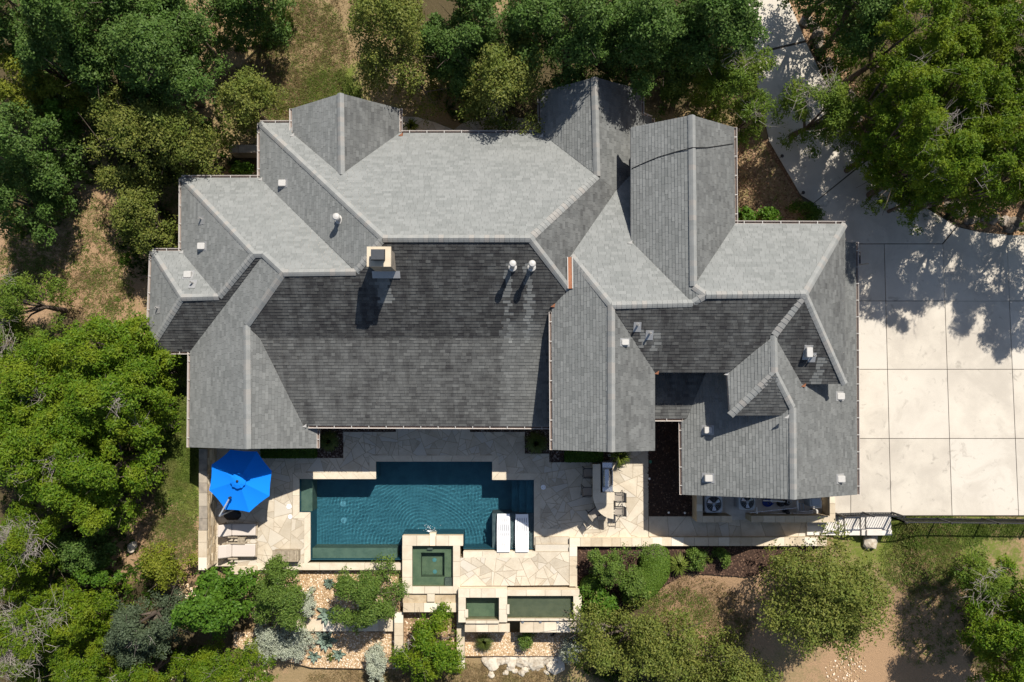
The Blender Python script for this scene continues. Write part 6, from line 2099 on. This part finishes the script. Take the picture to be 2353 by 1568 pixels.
# ---- rocks
rr = random.Random(44)
for i in range(58):
    if i < 26:      # flat ledges
        x, y = 10 + i * 30 + rr.uniform(-15, 15), rr.uniform(1300, 1385) + 30 * sin(i * .9)
        r_, fl_ = rr.uniform(.24, .46), .32
    else:           # loose pieces below them
        x, y = rr.uniform(0, 800), 1330 + 170 * rr.random() ** 1.4
        r_, fl_ = rr.uniform(.06, .2), .55
    c = Z7(x, y, -.85)
    o = obj('limestone_rock', MB().rock((c.x, c.y, -1.0 if i < 26 else -1.03), r_, rr, fl_, 2), 'white_rock')
    tag(o, 'white limestone rock in the outcrop between the gravel and the dry grass', 'rock', 'white rocks of the outcrop')
edge = [(1838, 40), (1862, 110), (1905, 195), (1955, 285), (2005, 355), (2040, 400), (2085, 443), (2150, 482), (2215, 512), (2265, 522), (2310, 528), (2360, 528)]
for i in range(62):
    k = rr.uniform(0, len(edge) - 1.001)
    a, b = edge[int(k)], edge[int(k) + 1]
    u = k - int(k)
    off = rr.uniform(4, 30)
    c = G(a[0] + (b[0] - a[0]) * u + off * .75, a[1] + (b[1] - a[1]) * u - off * .65)
    r_ = rr.uniform(.13, .36)
    o = obj('border_rock', MB().rock((c.x, c.y, c.z + r_ * .2), r_, rr, .65, 2), 'shaded_rock')
    tag(o, 'rough border rock on the wooded bank above the driveway edge', 'rock', 'rocks along the driveway bank')
c = G(1997, 1243)
tag(obj('boulder', MB().rock((c.x, c.y, c.z + .12), .42, rr, .7, 2), 'white_rock'), 'large white boulder at the foot of the concrete steps', 'boulder')
c = G(306, 1256)
tag(obj('boulder', MB().rock((c.x, c.y, c.z + .1), .26, rr, .7, 2), 'white_rock'), 'pale rock at the edge of the mesquite shade beside the yellow green shrub', 'boulder')
scatter_pebbles('cobbles', [[G(*p) for p in [(1895, 1525), (1950, 1500), (1985, 1510), (1990, 1545), (1965, 1575), (1930, 1600), (1905, 1590)]]], 260, lambda c: gza(c), .02, .05, 'pebble', 15)
scatter_pebbles('cobbles', [[G(*p) for p in [(390, 1340), (470, 1345), (460, 1380), (400, 1370)]], [G(*p) for p in [(390, 1560), (600, 1575), (620, 1540), (450, 1530)]]], 900, lambda c: gza(c), .02, .06, 'pebble', 16)

# ---- grass on the open ground
def grass(name, zones, seed, spec, h0, h1, wd):
    """tufts of blades: stuff"""
    rng = np.random.default_rng(seed)
    V_ = []
    for px, py, rx, ry, n in zones:
        m = n // 9
        a, k = rng.uniform(0, 2 * pi, m), np.sqrt(rng.uniform(0, 1, m))
        base = []
        for x, y in zip(px + np.cos(a) * k * rx, py + np.sin(a) * k * ry):
            q = G(x, y)
            z_ = gz(q.x, q.y)
            base.append((q.x, q.y, z_))
        base = np.array(base)
        cl = rng.integers(0, m, n)
        c = base[cl] + np.concatenate([rng.normal(0, .07, (n, 2)), np.zeros((n, 1))], 1)
        ang = rng.uniform(0, 2 * pi, n)
        s = np.stack([np.cos(ang), np.sin(ang), np.zeros(n)], 1) * wd * rng.uniform(.6, 1.4, (n, 1))
        tip = np.concatenate([rng.normal(0, .07, (n, 2)), rng.uniform(h0, h1, (n, 1))], 1)
        V_.append(np.stack([c - s, c + s, c + tip], 1).reshape(-1, 3))
    return put(name, np_mesh(name, np.concatenate(V_), 3, L[spec]), None, None, 'stuff')
grass('grass', [(415, 1010, 42, 120, 16000), (405, 1160, 50, 80, 6000), (400, 1240, 60, 50, 4000), (2150, 1225, 120, 40, 14000), (2110, 1290, 90, 70, 8000), (2300, 1215, 70, 25, 4000), (760, 215, 70, 50, 7000), (690, 120, 110, 140, 11000), (170, 560, 150, 110, 9000), (600, 250, 110, 60, 7000), (1560, 1400, 80, 50, 4000), (250, 690, 60, 80, 4000),
               (380, 420, 90, 60, 4000), (60, 600, 70, 60, 2500), (1640, 1450, 90, 60, 2500), (2130, 1440, 90, 90, 3000)], 3, 'grass', .03, .11, .018)
grass('dry_grass', [(690, 140, 110, 140, 18000), (600, 210, 110, 70, 9000), (150, 560, 160, 120, 9000), (1100, 1556, 170, 30, 9000), (860, 1560, 160, 22, 5000), (2130, 1290, 90, 90, 6000), (380, 1240, 80, 70, 5000), (1590, 1390, 100, 70, 5000), (1680, 1420, 60, 60, 2500), (830, 60, 90, 90, 5000), (200, 680, 90, 60, 4000)], 4, 'dry', .03, .11, .016)
grass('undergrowth', [(230, 230, 220, 200, 9000), (70, 450, 90, 100, 3000), (1100, 180, 110, 110, 3500), (1450, 90, 280, 110, 7000), (1930, 90, 70, 110, 3000), (2180, 300, 180, 220, 7000), (150, 1000, 200, 230, 6000), (180, 1330, 190, 130, 7000), (300, 1530, 260, 60, 5000), (1450, 1500, 140, 70, 3000), (2290, 1420, 80, 110, 3000), (430, 350, 120, 80, 4000), (340, 560, 70, 90, 3000), (560, 60, 120, 60, 3000)], 6, 'hedge', .10, .35, .03)
